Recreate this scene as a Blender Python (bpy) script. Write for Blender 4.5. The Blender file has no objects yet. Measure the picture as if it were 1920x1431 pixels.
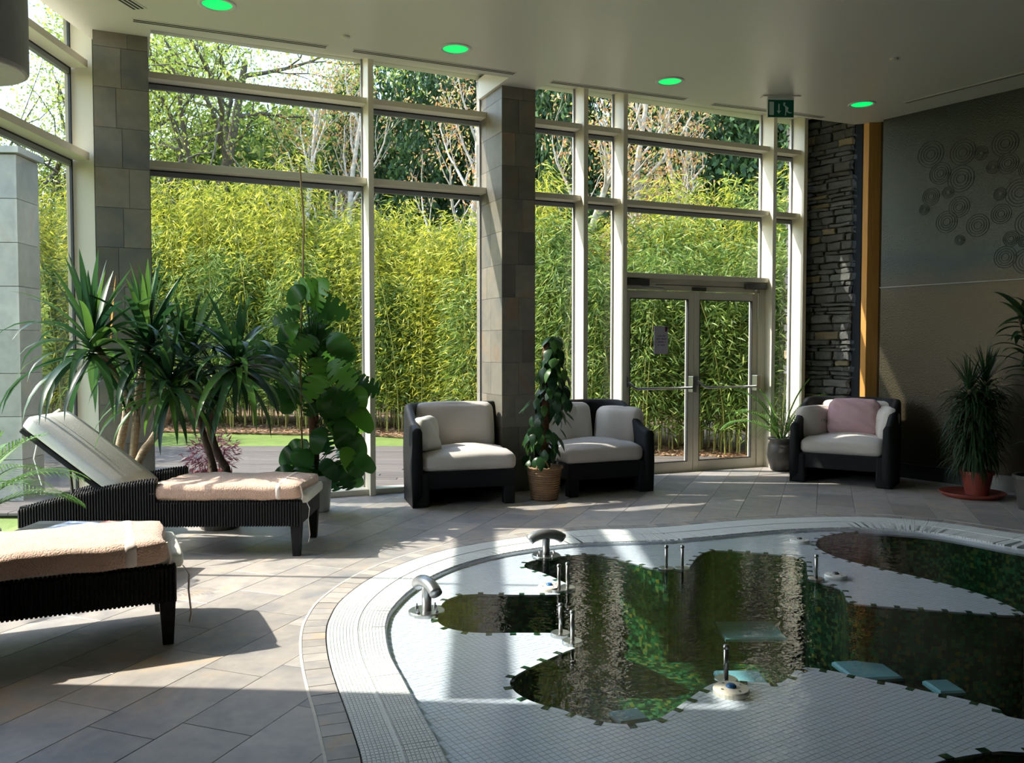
import bpy, bmesh, math, random
import numpy as np
from mathutils import Vector, Matrix, geometry
random.seed(7)
S = bpy.context.scene
COL = S.collection
R = math.radians

# ------------------------------------------------------------------ camera
cam_d = bpy.data.cameras.new('camera'); cam = bpy.data.objects.new('camera', cam_d); COL.objects.link(cam)
cam_d.sensor_width = 36.0; cam_d.lens = 36.0 * 1600 / 1920; cam_d.clip_start = 0.05; cam_d.clip_end = 300
cam.location = (0, 0, 1.4); cam.rotation_euler = (math.pi / 2 - math.atan(62.5 / 1600), 0, 0)
S.camera = cam
# ------------------------------------------------------------------ light
SUN_EL = R(42.0)
w = bpy.data.worlds.new('world'); S.world = w; w.use_nodes = True
nt = w.node_tree; nt.nodes.clear()
sky = nt.nodes.new('ShaderNodeTexSky'); sky.sky_type = 'NISHITA'; sky.sun_disc = False
sky.sun_elevation = SUN_EL; sky.sun_rotation = R(-90); sky.air_density = 1.2; sky.dust_density = 1.2; sky.ozone_density = 1.0
bg = nt.nodes.new('ShaderNodeBackground'); bg.inputs[1].default_value = 0.68
wo = nt.nodes.new('ShaderNodeOutputWorld')
nt.links.new(sky.outputs[0], bg.inputs[0]); nt.links.new(bg.outputs[0], wo.inputs[0])
sun_d = bpy.data.lights.new('sun', 'SUN'); sun = bpy.data.objects.new('sun', sun_d); COL.objects.link(sun)
sun_d.energy = 8.0; sun_d.angle = R(0.6); sun_d.color = (1.0, 0.93, 0.82)
SD = Vector((math.cos(SUN_EL) * math.cos(R(-3.6)), math.cos(SUN_EL) * math.sin(R(-3.6)), -math.sin(SUN_EL)))
sun.rotation_euler = SD.to_track_quat('-Z', 'Y').to_euler(); sun.location = (-10, 5, 12)
S.view_settings.view_transform = 'Standard'; S.view_settings.look = 'None'
S.view_settings.exposure = 0.44; S.view_settings.gamma = 1.0; S.view_settings.use_curve_mapping = False
S.render.engine = 'CYCLES'
cy = S.cycles
cy.max_bounces = 10; cy.diffuse_bounces = 5; cy.glossy_bounces = 4; cy.transmission_bounces = 6; cy.transparent_max_bounces = 16
cy.caustics_reflective = False; cy.caustics_refractive = False; cy.sample_clamp_indirect = 6.0
cy.use_denoising = True

# ------------------------------------------------------------------ frames of reference
WO = Vector((0.8, 9.2, 0)); AW = R(24)
WU = Vector((math.cos(AW), math.sin(AW), 0)); WN = Vector((math.sin(AW), -math.cos(AW), 0))
def W(s, t, z=0.0): return WO + WU * s + WN * t + Vector((0, 0, z))
def MW(s, t, z=0.0):                                            # matrix: x along the glass wall, y outwards, z up
    return Matrix.Translation(W(s, t, z)) @ Matrix.Rotation(AW, 4, 'Z')
RA = Vector((4.066, 9.456, 0)); RD = Vector((0.585, -0.811, 0)).normalized(); RN = Vector((-0.811, -0.585, 0)).normalized()
CEIL = 3.9; ROOF = 4.14
TH = math.atan(62.5 / 1600); CT, ST_ = math.cos(TH), math.sin(TH)
def FP(px, py, z=0.0):
    """floor plan point measured on the photograph (pixel -> point of the plane at height z)"""
    x = (px - 960) / 1600; y = -(py - 715.5) / 1600
    r = (x, CT + ST_ * y, -ST_ + CT * y); k = (z - 1.4) / r[2]
    return Vector((r[0] * k, r[1] * k))

# ------------------------------------------------------------------ materials
def new_mat(name):
    m = bpy.data.materials.new(name); m.use_nodes = True
    n = m.node_tree.nodes; b = n['Principled BSDF']; return m, n, m.node_tree.links, b
def ramp(n, stops):
    r = n.new('ShaderNodeValToRGB'); e = r.color_ramp.elements
    while len(e) < len(stops): e.new(0.5)
    for i, (p, c) in enumerate(stops): e[i].position = p; e[i].color = (*c, 1)
    return r
def mat(name, c1, c2=None, rough=0.6, metal=0.0, scale=8.0, detail=4.0, bump=0.0, bscale=None, objrand=0.0, spec=0.5, stretch=None, coord='Object', distort=0.0, sheen=0.0):
    m, n, l, b = new_mat(name)
    b.inputs['Roughness'].default_value = rough; b.inputs['Metallic'].default_value = metal
    b.inputs['Specular IOR Level'].default_value = spec; b.inputs['Sheen Weight'].default_value = sheen
    tc = n.new('ShaderNodeTexCoord'); mp = n.new('ShaderNodeMapping'); l.new(tc.outputs[coord], mp.inputs[0])
    if stretch: mp.inputs['Scale'].default_value = stretch
    oi = n.new('ShaderNodeObjectInfo')
    vm = n.new('ShaderNodeVectorMath'); vm.operation = 'ADD'; l.new(mp.outputs[0], vm.inputs[0])
    cb = n.new('ShaderNodeMath'); cb.operation = 'MULTIPLY'; cb.inputs[1].default_value = 37.0 if objrand else 0.0; l.new(oi.outputs['Random'], cb.inputs[0]); l.new(cb.outputs[0], vm.inputs[1])
    nz = n.new('ShaderNodeTexNoise'); nz.inputs['Scale'].default_value = scale; nz.inputs['Detail'].default_value = detail; nz.inputs['Distortion'].default_value = distort
    l.new(vm.outputs[0], nz.inputs[0])
    if c2 is None: c2 = tuple(x * 0.85 for x in c1)
    rp = ramp(n, [(0.3, c2), (0.7, c1)]); l.new(nz.outputs[0], rp.inputs[0])
    out = rp.outputs[0]
    if objrand:
        hs = n.new('ShaderNodeHueSaturation'); mr = n.new('ShaderNodeMapRange'); l.new(oi.outputs['Random'], mr.inputs[0])
        mr.inputs[3].default_value = 1 - objrand; mr.inputs[4].default_value = 1 + objrand
        l.new(mr.outputs[0], hs.inputs['Value']); l.new(out, hs.inputs['Color']); out = hs.outputs[0]
    l.new(out, b.inputs['Base Color'])
    if bump:
        nb = n.new('ShaderNodeTexNoise'); nb.inputs['Scale'].default_value = bscale or scale * 4; nb.inputs['Detail'].default_value = 3
        l.new(vm.outputs[0], nb.inputs[0]); bp = n.new('ShaderNodeBump'); bp.inputs['Strength'].default_value = bump; bp.inputs['Distance'].default_value = 0.01
        l.new(nb.outputs[0], bp.inputs['Height']); l.new(bp.outputs[0], b.inputs['Normal'])
    return m
def leafmat(name, stops, rough=0.45, trans=0.35, island=True):
    m, n, l, b = new_mat(name); b.inputs['Roughness'].default_value = rough; b.inputs['Specular IOR Level'].default_value = 0.35
    g = n.new('ShaderNodeNewGeometry'); oi = n.new('ShaderNodeObjectInfo'); rp = ramp(n, stops)
    l.new(g.outputs['Random Per Island'] if island else oi.outputs['Random'], rp.inputs[0])
    l.new(rp.outputs[0], b.inputs['Base Color'])
    t = n.new('ShaderNodeBsdfTranslucent'); mx = n.new('ShaderNodeMixShader'); mx.inputs[0].default_value = trans
    hs = n.new('ShaderNodeHueSaturation'); hs.inputs['Value'].default_value = 1.35; hs.inputs['Hue'].default_value = 0.485; l.new(rp.outputs[0], hs.inputs['Color'])
    l.new(hs.outputs[0], t.inputs[0]); l.new(b.outputs[0], mx.inputs[1]); l.new(t.outputs[0], mx.inputs[2])
    l.new(mx.outputs[0], n['Material Output'].inputs[0]); return m
def glassmat(name, tint, rough=0.0, ior=1.35, bump=None, extra=0.0):
    m, n, l, b = new_mat(name); n.remove(b)
    tr = n.new('ShaderNodeBsdfTransparent'); tr.inputs[0].default_value = (*tint, 1)
    gl = n.new('ShaderNodeBsdfGlossy'); gl.inputs['Roughness'].default_value = rough
    fr = n.new('ShaderNodeFresnel'); ge = n.new('ShaderNodeNewGeometry'); im = n.new('ShaderNodeMapRange')   # same index from either side
    im.inputs[3].default_value = ior; im.inputs[4].default_value = 1 / ior; l.new(ge.outputs['Backfacing'], im.inputs[0]); l.new(im.outputs[0], fr.inputs[0])
    mx = n.new('ShaderNodeMixShader'); l.new(fr.outputs[0], mx.inputs[0]); l.new(tr.outputs[0], mx.inputs[1]); l.new(gl.outputs[0], mx.inputs[2])
    if bump:
        tc = n.new('ShaderNodeTexCoord'); h = None
        for sc, amp in bump:
            mp = n.new('ShaderNodeMapping'); mp.inputs['Scale'].default_value = (sc, sc * 1.3, sc); l.new(tc.outputs['Object'], mp.inputs[0])
            nz = n.new('ShaderNodeTexNoise'); nz.inputs['Scale'].default_value = 1; nz.inputs['Detail'].default_value = 2; l.new(mp.outputs[0], nz.inputs[0])
            mu = n.new('ShaderNodeMath'); mu.operation = 'MULTIPLY'; mu.inputs[1].default_value = amp; l.new(nz.outputs[0], mu.inputs[0])
            if h is None: h = mu.outputs[0]
            else:
                ad = n.new('ShaderNodeMath'); l.new(h, ad.inputs[0]); l.new(mu.outputs[0], ad.inputs[1]); h = ad.outputs[0]
        bp = n.new('ShaderNodeBump'); bp.inputs['Strength'].default_value = 1.0; bp.inputs['Distance'].default_value = 1.0
        l.new(h, bp.inputs['Height']); l.new(bp.outputs[0], gl.inputs['Normal']); l.new(bp.outputs[0], fr.inputs['Normal'])
    l.new(mx.outputs[0], n['Material Output'].inputs[0]); return m
def emit(name, c, s):
    m, n, l, b = new_mat(name); b.inputs['Base Color'].default_value = (*[x * .5 for x in c], 1)
    b.inputs['Emission Color'].default_value = (*c, 1); b.inputs['Emission Strength'].default_value = s; return m
def slatemat(name, base, rust, blue, objr=0.18, rough=0.42, bump=0.35, scale=2.6):
    """riven slate-look tile: grey-beige clouding with rusty and bluish patches"""
    m, n, l, b = new_mat(name); b.inputs['Roughness'].default_value = rough
    tc = n.new('ShaderNodeTexCoord'); oi = n.new('ShaderNodeObjectInfo'); cb = n.new('ShaderNodeMath'); cb.operation = 'MULTIPLY'; cb.inputs[1].default_value = 53.0
    l.new(oi.outputs['Random'], cb.inputs[0]); vm = n.new('ShaderNodeVectorMath'); l.new(tc.outputs['Object'], vm.inputs[0]); l.new(cb.outputs[0], vm.inputs[1])
    n1 = n.new('ShaderNodeTexNoise'); n1.inputs['Scale'].default_value = scale; n1.inputs['Detail'].default_value = 8; n1.inputs['Distortion'].default_value = 1.5; l.new(vm.outputs[0], n1.inputs[0])
    rp = ramp(n, [(0.28, blue), (0.46, base), (0.58, tuple(x * 1.12 for x in base)), (0.74, rust)]); l.new(n1.outputs[0], rp.inputs[0])
    n2 = n.new('ShaderNodeTexNoise'); n2.inputs['Scale'].default_value = scale * 7; n2.inputs['Detail'].default_value = 6; l.new(vm.outputs[0], n2.inputs[0])
    mr = n.new('ShaderNodeMapRange'); mr.inputs[3].default_value = 0.78; mr.inputs[4].default_value = 1.2; l.new(n2.outputs[0], mr.inputs[0])
    mr2 = n.new('ShaderNodeMapRange'); mr2.inputs[3].default_value = 1 - objr; mr2.inputs[4].default_value = 1 + objr; l.new(oi.outputs['Random'], mr2.inputs[0])
    mm = n.new('ShaderNodeMath'); mm.operation = 'MULTIPLY'; l.new(mr.outputs[0], mm.inputs[0]); l.new(mr2.outputs[0], mm.inputs[1])
    hs = n.new('ShaderNodeHueSaturation'); l.new(rp.outputs[0], hs.inputs['Color']); l.new(mm.outputs[0], hs.inputs['Value']); l.new(hs.outputs[0], b.inputs['Base Color'])
    bp = n.new('ShaderNodeBump'); bp.inputs['Strength'].default_value = bump; bp.inputs['Distance'].default_value = 0.006; l.new(n2.outputs[0], bp.inputs['Height']); l.new(bp.outputs[0], b.inputs['Normal'])
    return m
def wickermat(name, c):
    m, n, l, b = new_mat(name); b.inputs['Roughness'].default_value = .5; b.inputs['Specular IOR Level'].default_value = .22
    tc = n.new('ShaderNodeTexCoord'); h = []
    for d, sc in (('Z', 75), ('DIAGONAL', 55)):
        wv = n.new('ShaderNodeTexWave'); wv.bands_direction = d; wv.inputs['Scale'].default_value = sc; wv.inputs['Distortion'].default_value = 1.0; l.new(tc.outputs['Object'], wv.inputs[0]); h.append(wv.outputs['Fac'])
    mm = n.new('ShaderNodeMath'); mm.operation = 'MULTIPLY'; l.new(h[0], mm.inputs[0]); l.new(h[1], mm.inputs[1])
    rp = ramp(n, [(0.0, tuple(x * .4 for x in c)), (0.8, c)]); l.new(mm.outputs[0], rp.inputs[0]); l.new(rp.outputs[0], b.inputs['Base Color'])
    bp = n.new('ShaderNodeBump'); bp.inputs['Strength'].default_value = 0.6; bp.inputs['Distance'].default_value = 0.004; l.new(mm.outputs[0], bp.inputs['Height']); l.new(bp.outputs[0], b.inputs['Normal'])
    return m

M = {}
M['ceiling'] = mat('ceiling_plaster', (.72, .68, .63), (.69, .65, .60), rough=.35, scale=.6, spec=.45)
M['white_wall'] = mat('wall_plaster', (.13, .125, .115), (.12, .11, .10), rough=.8, scale=1)
M['cream'] = mat('cream_powdercoat', (.74, .70, .58), (.71, .67, .55), rough=.4, scale=3)
M['frame_grey'] = mat('grey_gasket', (.27, .28, .31), rough=.5, scale=3)  # plain grey of the outer frame strips and gaskets
M['rubber'] = mat('black_gasket', (.015, .016, .018), rough=.6)
M['floor_tile'] = slatemat('slate_floor_tile', (.345, .315, .295), (.47, .37, .27), (.26, .26, .27))
M['grout'] = mat('dark_grout', (.10, .095, .09), rough=.9, scale=20)
M['grout_white'] = mat('pale_silicone', (.62, .60, .55), rough=.7, scale=20)
M['pillar_tile'] = slatemat('slate_wall_tile', (.165, .15, .125), (.205, .145, .10), (.12, .12, .115), objr=.25, scale=1.8)
M['mosaic_white'] = mat('white_glazed_mosaic', (.72, .76, .82), (.67, .71, .78), rough=.3, scale=30, objrand=0)
M['grate'] = mat('white_grating_plastic', (.72, .75, .74), (.66, .70, .70), rough=.45, scale=20)
M['channel'] = mat('gutter_channel', (.30, .33, .34), rough=.7)
M['mosaic_base'] = mat('mosaic_grout', (.44, .49, .55), rough=.7, scale=10)
M['steel'] = mat('brushed_steel', (.55, .55, .54), (.45, .45, .45), rough=.28, metal=1.0, scale=30)
M['alu'] = mat('satin_aluminium', (.42, .43, .44), rough=.35, metal=.85, scale=20)
M['dark_metal'] = mat('dark_bronze_metal', (.12, .115, .105), rough=.45, metal=.4)
M['beige_plastic'] = mat('cream_plastic', (.82, .76, .62), rough=.4)
M['white_plastic'] = mat('white_plastic', (.75, .76, .74), rough=.4)
M['blue_plastic'] = mat('blue_plastic', (.02, .13, .35), rough=.35)
M['wicker'] = wickermat('black_wicker', (.020, .022, .026))
M['wicker_brown'] = wickermat('brown_black_wicker', (.014, .014, .016))
M['cushion'] = mat('cream_canvas', (.68, .625, .585), (.63, .575, .535), rough=.9, scale=3, bump=.25, bscale=160, sheen=.2)
M['cushion_white'] = mat('off_white_canvas', (.72, .71, .65), (.66, .65, .58), rough=.9, scale=4, bump=.2, bscale=120)
M['pink'] = mat('dusty_pink_cotton', (.62, .42, .45), (.54, .34, .37), rough=.95, scale=4, bump=.3, bscale=60)
M['towel'] = mat('peach_terry_towel', (.74, .50, .38), (.62, .40, .30), rough=1, scale=14, bump=1.0, bscale=130, sheen=.4)
M['towel_band'] = mat('smooth_towel_border', (.82, .70, .62), rough=.8, scale=8)
M['slab'] = mat('table_top_grey', (.075, .08, .09), rough=.35, scale=4)
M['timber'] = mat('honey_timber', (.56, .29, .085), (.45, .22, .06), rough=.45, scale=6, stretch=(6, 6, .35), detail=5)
M['timber_shaded'] = mat('timber_side_shaded', (.20, .10, .035), (.16, .08, .03), rough=.6, scale=6, stretch=(6, 6, .35))  # darker copy of the post timber, shade of its side face put into the colour
M['skirt'] = mat('dark_skirting', (.035, .04, .042), rough=.4)
M['skirt_cap'] = mat('grey_capping', (.28, .29, .28), rough=.5)
M['deck'] = mat('weathered_deck_board', (.135, .112, .097), (.08, .068, .06), rough=.8, scale=5, stretch=(.5, 9, 9), detail=6, objrand=.2, bump=.3)
M['grass'] = mat('lawn_green', (.15, .21, .035), (.10, .15, .025), rough=.9, scale=6, bump=.5, bscale=60)
M['soil'] = mat('leaf_litter_ground', (.30, .19, .11), (.16, .10, .06), rough=.95, scale=14, bump=.8, bscale=50)
M['terracotta'] = mat('terracotta_red', (.27, .052, .035), (.22, .042, .03), rough=.55, scale=8)
M['white_pot'] = mat('white_glazed_pot', (.62, .62, .58), rough=.3, scale=6)
M['dark_pot'] = mat('dark_glazed_urn', (.07, .065, .06), rough=.4, scale=6)
M['basket'] = mat('woven_basket', (.42, .26, .14), (.26, .15, .08), rough=.8, scale=4, stretch=(5, 5, 40), bump=.5, bscale=60)
M['basket_dark'] = mat('woven_basket_band', (.34, .20, .11), (.22, .13, .07), rough=.8, scale=40)
M['peat'] = mat('potting_soil', (.05, .035, .025), rough=1, scale=60, bump=.6)
M['moss'] = mat('coir_moss_pole', (.16, .075, .04), (.08, .035, .02), rough=1, scale=40, bump=1, bscale=90)
M['cane'] = mat('bamboo_cane', (.36, .24, .10), rough=.5, scale=10)
M['yucca_bark'] = mat('yucca_bark', (.46, .36, .25), (.27, .19, .12), rough=.9, scale=14, stretch=(1, 1, 4), bump=.6)
M['dark_bark'] = mat('dark_bark', (.13, .085, .06), (.07, .045, .03), rough=.95, scale=12, bump=.7)
M['birch_bark'] = mat('pale_birch_bark', (.52, .48, .42), (.30, .26, .22), rough=.8, scale=5, stretch=(1, 1, 3))
M['oak_bark'] = mat('grey_brown_bark', (.14, .12, .09), (.07, .06, .045), rough=.95, scale=8, bump=.5)
M['culm'] = mat('bamboo_culm', (.42, .36, .09), (.25, .27, .06), rough=.5, scale=3)
M['leaf_bamboo'] = leafmat('bamboo_leaf', [(0, (.05, .09, .012)), (.35, (.22, .27, .028)), (.7, (.44, .46, .045)), (1, (.64, .57, .09))], trans=.4)
M['leaf_bamboo2'] = leafmat('bamboo_leaf_green', [(0, (.03, .07, .014)), (.4, (.11, .20, .035)), (.8, (.23, .33, .07)), (1, (.42, .48, .16))], trans=.4)
M['leaf_birch'] = leafmat('birch_spring_leaf', [(0, (.30, .17, .06)), (.4, (.50, .27, .11)), (.75, (.33, .37, .07)), (1, (.62, .40, .20))], trans=.4)
M['leaf_oak'] = leafmat('oak_spring_leaf', [(0, (.15, .23, .035)), (.5, (.29, .38, .06)), (1, (.45, .50, .12))], trans=.4)
M['leaf_dark'] = leafmat('evergreen_leaf', [(0, (.012, .035, .010)), (.6, (.035, .085, .022)), (1, (.09, .17, .04))], trans=.2)
M['leaf_mid'] = leafmat('mid_green_leaf', [(0, (.03, .07, .015)), (.5, (.10, .18, .03)), (1, (.24, .32, .07))], trans=.35)
M['leaf_yucca'] = leafmat('yucca_leaf', [(0, (.012, .040, .022)), (.6, (.028, .085, .026)), (1, (.08, .19, .03))], rough=.35, trans=.35, island=False)
M['leaf_yucca_dry'] = leafmat('yucca_leaf_dry', [(0, (.40, .26, .06)), (1, (.45, .30, .08))], island=False)
M['leaf_monstera'] = leafmat('monstera_leaf', [(0, (.014, .055, .016)), (.6, (.04, .14, .02)), (1, (.10, .28, .028))], rough=.3, trans=.32, island=False)
M['leaf_philo'] = leafmat('climber_leaf', [(0, (.010, .032, .014)), (.7, (.022, .07, .02)), (1, (.06, .14, .03))], rough=.35, trans=.25, island=False)
M['leaf_palm'] = leafmat('palm_leaflet', [(0, (.06, .16, .03)), (1, (.13, .27, .05))], rough=.4, trans=.35)
M['leaf_dracaena'] = leafmat('dracaena_leaf', [(0, (.016, .045, .018)), (1, (.04, .085, .03))], rough=.4, trans=.2)
M['leaf_litter'] = leafmat('fallen_leaf', [(0, (.20, .10, .05)), (.5, (.40, .24, .13)), (1, (.55, .38, .24))], trans=.15)
M['leaf_red'] = leafmat('crimson_shrub_leaf', [(0, (.09, .02, .03)), (.6, (.17, .05, .07)), (1, (.27, .13, .13))], trans=.35)
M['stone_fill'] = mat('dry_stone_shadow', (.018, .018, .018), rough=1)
M['stone_grey'] = slatemat('dry_stone_grey', (.072, .074, .071), (.10, .085, .07), (.048, .052, .055), objr=.35, rough=.8, bump=1.0, scale=7)
M['stone_buff'] = slatemat('dry_stone_buff', (.17, .14, .085), (.20, .15, .08), (.11, .11, .09), objr=.25, rough=.8, bump=1.0, scale=7)
M['glass'] = glassmat('window_glass', (.955, .97, .96), ior=1.25)
M['lamp'] = emit('green_lamp_glass', (.0, .72, .13), 1.0)
M['sign_green'] = emit('exit_sign_green', (.0, .045, .022), .12)
M['sign_white'] = emit('exit_sign_pictogram', (.22, .30, .22), .12)
M['paper'] = mat('backlit_paper', (.52, .49, .60), rough=.8, scale=3)  # bluish cast of light from behind the sheet put into its colour
M['ink'] = mat('printed_ink', (.10, .08, .14), rough=.8)
M['maroon'] = mat('maroon_mark', (.08, .012, .035), rough=.8)
M['mag_a'] = mat('magazine_cover_red', (.45, .04, .06), (.6, .55, .5), rough=.4, scale=24)
M['mag_b'] = mat('magazine_cover_blue', (.55, .62, .72), (.12, .20, .42), rough=.4, scale=26)
M['mag_c'] = mat('magazine_cover_grey', (.50, .50, .46), (.30, .32, .30), rough=.4, scale=20)
M['bench'] = mat('submerged_pale_bench', (.17, .40, .44), (.12, .30, .35), rough=.4, scale=6)

# deep pool mosaic: green glass tiles of many tints (cells 2.5 cm)
def mosaic_green():
    m, n, l, b = new_mat('green_glass_mosaic'); b.inputs['Roughness'].default_value = .4; b.inputs['Specular IOR Level'].default_value = .1
    tc = n.new('ShaderNodeTexCoord'); vo = n.new('ShaderNodeTexVoronoi'); vo.inputs['Scale'].default_value = 46; vo.inputs['Randomness'].default_value = .35
    l.new(tc.outputs['Object'], vo.inputs[0]); sp = n.new('ShaderNodeSeparateColor'); l.new(vo.outputs['Color'], sp.inputs[0])
    rp = ramp(n, [(0, (.0012, .008, .004)), (.35, (.003, .022, .007)), (.6, (.006, .045, .013)), (.82, (.016, .09, .034)), (1, (.09, .09, .010))]); l.new(sp.outputs[0], rp.inputs[0]); l.new(rp.outputs[0], b.inputs['Base Color'])
    return m
M['mosaic_green'] = mosaic_green()
M['water'] = glassmat('pool_water', (.93, .965, .985), rough=.012, ior=1.33, bump=[(7, .0032), (30, .0019)])
def bronze():
    m, n, l, b = new_mat('patinated_panel'); b.inputs['Roughness'].default_value = .36; b.inputs['Metallic'].default_value = .5
    tc = n.new('ShaderNodeTexCoord'); sp = n.new('ShaderNodeSeparateXYZ'); l.new(tc.outputs['Object'], sp.inputs[0])
    nz = n.new('ShaderNodeTexNoise'); nz.inputs['Scale'].default_value = .8; nz.inputs['Detail'].default_value = 5; l.new(tc.outputs['Object'], nz.inputs[0])
    mr = n.new('ShaderNodeMapRange'); mr.inputs[1].default_value = 1.75; mr.inputs[2].default_value = 2.5; l.new(sp.outputs[2], mr.inputs[0])
    ad = n.new('ShaderNodeMath'); l.new(mr.outputs[0], ad.inputs[0]); ad2 = n.new('ShaderNodeMath'); ad2.operation = 'MULTIPLY_ADD'; ad2.inputs[1].default_value = 1.2; ad2.inputs[2].default_value = -.6
    l.new(nz.outputs[0], ad2.inputs[0]); l.new(ad2.outputs[0], ad.inputs[1])
    rp = ramp(n, [(.2, (.056, .045, .027)), (.75, (.022, .035, .041)), (1, (.036, .044, .042))]); l.new(ad.outputs[0], rp.inputs[0]); l.new(rp.outputs[0], b.inputs['Base Color'])
    n2 = n.new('ShaderNodeTexNoise'); n2.inputs['Scale'].default_value = 70; n2.inputs['Detail'].default_value = 4; l.new(tc.outputs['Object'], n2.inputs[0])
    bp = n.new('ShaderNodeBump'); bp.inputs['Strength'].default_value = .7; bp.inputs['Distance'].default_value = .006; l.new(n2.outputs[0], bp.inputs['Height']); l.new(bp.outputs[0], b.inputs['Normal'])
    return m
M['bronze'] = bronze()
M['exterior_wall'] = slatemat('pale_stone_cladding', (.27, .265, .235), (.31, .27, .22), (.22, .225, .215), scale=2)

# ------------------------------------------------------------------ mesh builder
class MB:
    def __init__(s): s.v = []; s.f = []
    def add(s, vs, fs, m=None):
        o = len(s.v)
        s.v += [tuple(m @ Vector(p)) if m is not None else tuple(p) for p in vs]
        s.f += [tuple(i + o for i in f) for f in fs]; return s
    def box(s, x0, x1, y0, y1, z0, z1, m=None):
        return s.add([(x0, y0, z0), (x1, y0, z0), (x1, y1, z0), (x0, y1, z0), (x0, y0, z1), (x1, y0, z1), (x1, y1, z1), (x0, y1, z1)],
                     [(0, 3, 2, 1), (4, 5, 6, 7), (0, 1, 5, 4), (1, 2, 6, 5), (2, 3, 7, 6), (3, 0, 4, 7)], m)
    def cbox(s, x0, x1, y0, y1, z0, z1, c=.004, m=None):          # top edges chamfered
        vs = [(x0, y0, z0), (x1, y0, z0), (x1, y1, z0), (x0, y1, z0), (x0, y0, z1 - c), (x1, y0, z1 - c), (x1, y1, z1 - c), (x0, y1, z1 - c),
              (x0 + c, y0 + c, z1), (x1 - c, y0 + c, z1), (x1 - c, y1 - c, z1), (x0 + c, y1 - c, z1)]
        fs = [(0, 3, 2, 1), (8, 9, 10, 11)]
        for a in range(4):
            b = (a + 1) % 4; fs += [(a, b, b + 4, a + 4), (a + 4, b + 4, b + 8, a + 8)]
        return s.add(vs, fs, m)
    def tube(s, pts, r, n=8, m=None, cap=True):
        pts = [Vector(p) for p in pts]; k = len(pts)
        if not hasattr(r, '__len__'): r = [r] * k
        vs = []; prev = None
        for i, p in enumerate(pts):
            d = (pts[min(i + 1, k - 1)] - pts[max(i - 1, 0)])
            d = d.normalized() if d.length > 1e-9 else Vector((0, 0, 1))
            if prev is None: prev = d.orthogonal().normalized()
            a = (prev - d * prev.dot(d)); a = a.normalized() if a.length > 1e-6 else d.orthogonal().normalized(); prev = a; b = d.cross(a)
            for j in range(n):
                t = 2 * math.pi * j / n; vs.append(p + (a * math.cos(t) + b * math.sin(t)) * r[i])
        fs = [(i * n + j, i * n + (j + 1) % n, (i + 1) * n + (j + 1) % n, (i + 1) * n + j) for i in range(k - 1) for j in range(n)]
        if cap: fs += [tuple(range(n))[::-1], tuple(range((k - 1) * n, k * n))]
        return s.add(vs, fs, m)
    def lathe(s, prof, n=24, m=None):
        k = len(prof); vs = [(r * math.cos(2 * math.pi * j / n), r * math.sin(2 * math.pi * j / n), z) for r, z in prof for j in range(n)]
        fs = [(i * n + j, i * n + (j + 1) % n, (i + 1) * n + (j + 1) % n, (i + 1) * n + j) for i in range(k - 1) for j in range(n)]
        fs += [tuple(range(n))[::-1], tuple(range((k - 1) * n, k * n))]
        return s.add(vs, fs, m)
    def prism(s, poly, z0, z1, m=None):
        k = len(poly); vs = [(p[0], p[1], z0) for p in poly] + [(p[0], p[1], z1) for p in poly]
        fs = [tuple(range(k))[::-1], tuple(range(k, 2 * k))] + [(i, (i + 1) % k, (i + 1) % k + k, i + k) for i in range(k)]
        return s.add(vs, fs, m)
    def mesh(s, name, smooth=False):
        me = bpy.data.meshes.new(name); me.from_pydata([tuple(v) for v in s.v], [], s.f)
        if smooth: me.polygons.foreach_set('use_smooth', [True] * len(me.polygons))
        me.update(); return me
    def build(s, name, m, parent=None, smooth=False, mw=None, bevel=0):
        o = link(name, s.mesh(name, smooth), m, parent, mw)
        if bevel:
            b = o.modifiers.new('bevel', 'BEVEL'); b.width = bevel; b.segments = 2; b.limit_method = 'ANGLE'
        return o
def link(name, me, m=None, parent=None, mw=None):
    if m is not None and not me.materials: me.materials.append(m)
    o = bpy.data.objects.new(name, me); COL.objects.link(o)
    if parent is not None: o.parent = parent
    if mw is not None: o.matrix_basis = mw if isinstance(mw, Matrix) else Matrix.Translation(mw)
    return o
def tag(o, label=None, cat=None, group=None, kind=None):
    if label: o['label'] = label
    if cat: o['category'] = cat
    if group: o['group'] = group
    if kind: o['kind'] = kind
    return o
def empty(name, loc=(0, 0, 0), rz=0.0, **k):
    o = bpy.data.objects.new(name, None); COL.objects.link(o); o.location = loc; o.rotation_euler = (0, 0, rz); o.empty_display_size = .1
    tag(o, **k); return o
def npmesh(name, V, F):
    me = bpy.data.meshes.new(name); nv, nf, k = len(V), len(F), F.shape[1]
    me.vertices.add(nv); me.vertices.foreach_set('co', np.asarray(V, np.float32).ravel())
    me.loops.add(nf * k); me.loops.foreach_set('vertex_index', np.asarray(F, np.int32).ravel())
    me.polygons.add(nf); me.polygons.foreach_set('loop_start', np.arange(0, nf * k, k, dtype=np.int32)); me.update(calc_edges=True); me.polygons.foreach_set('use_smooth', [False] * nf); me.validate(); return me
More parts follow.
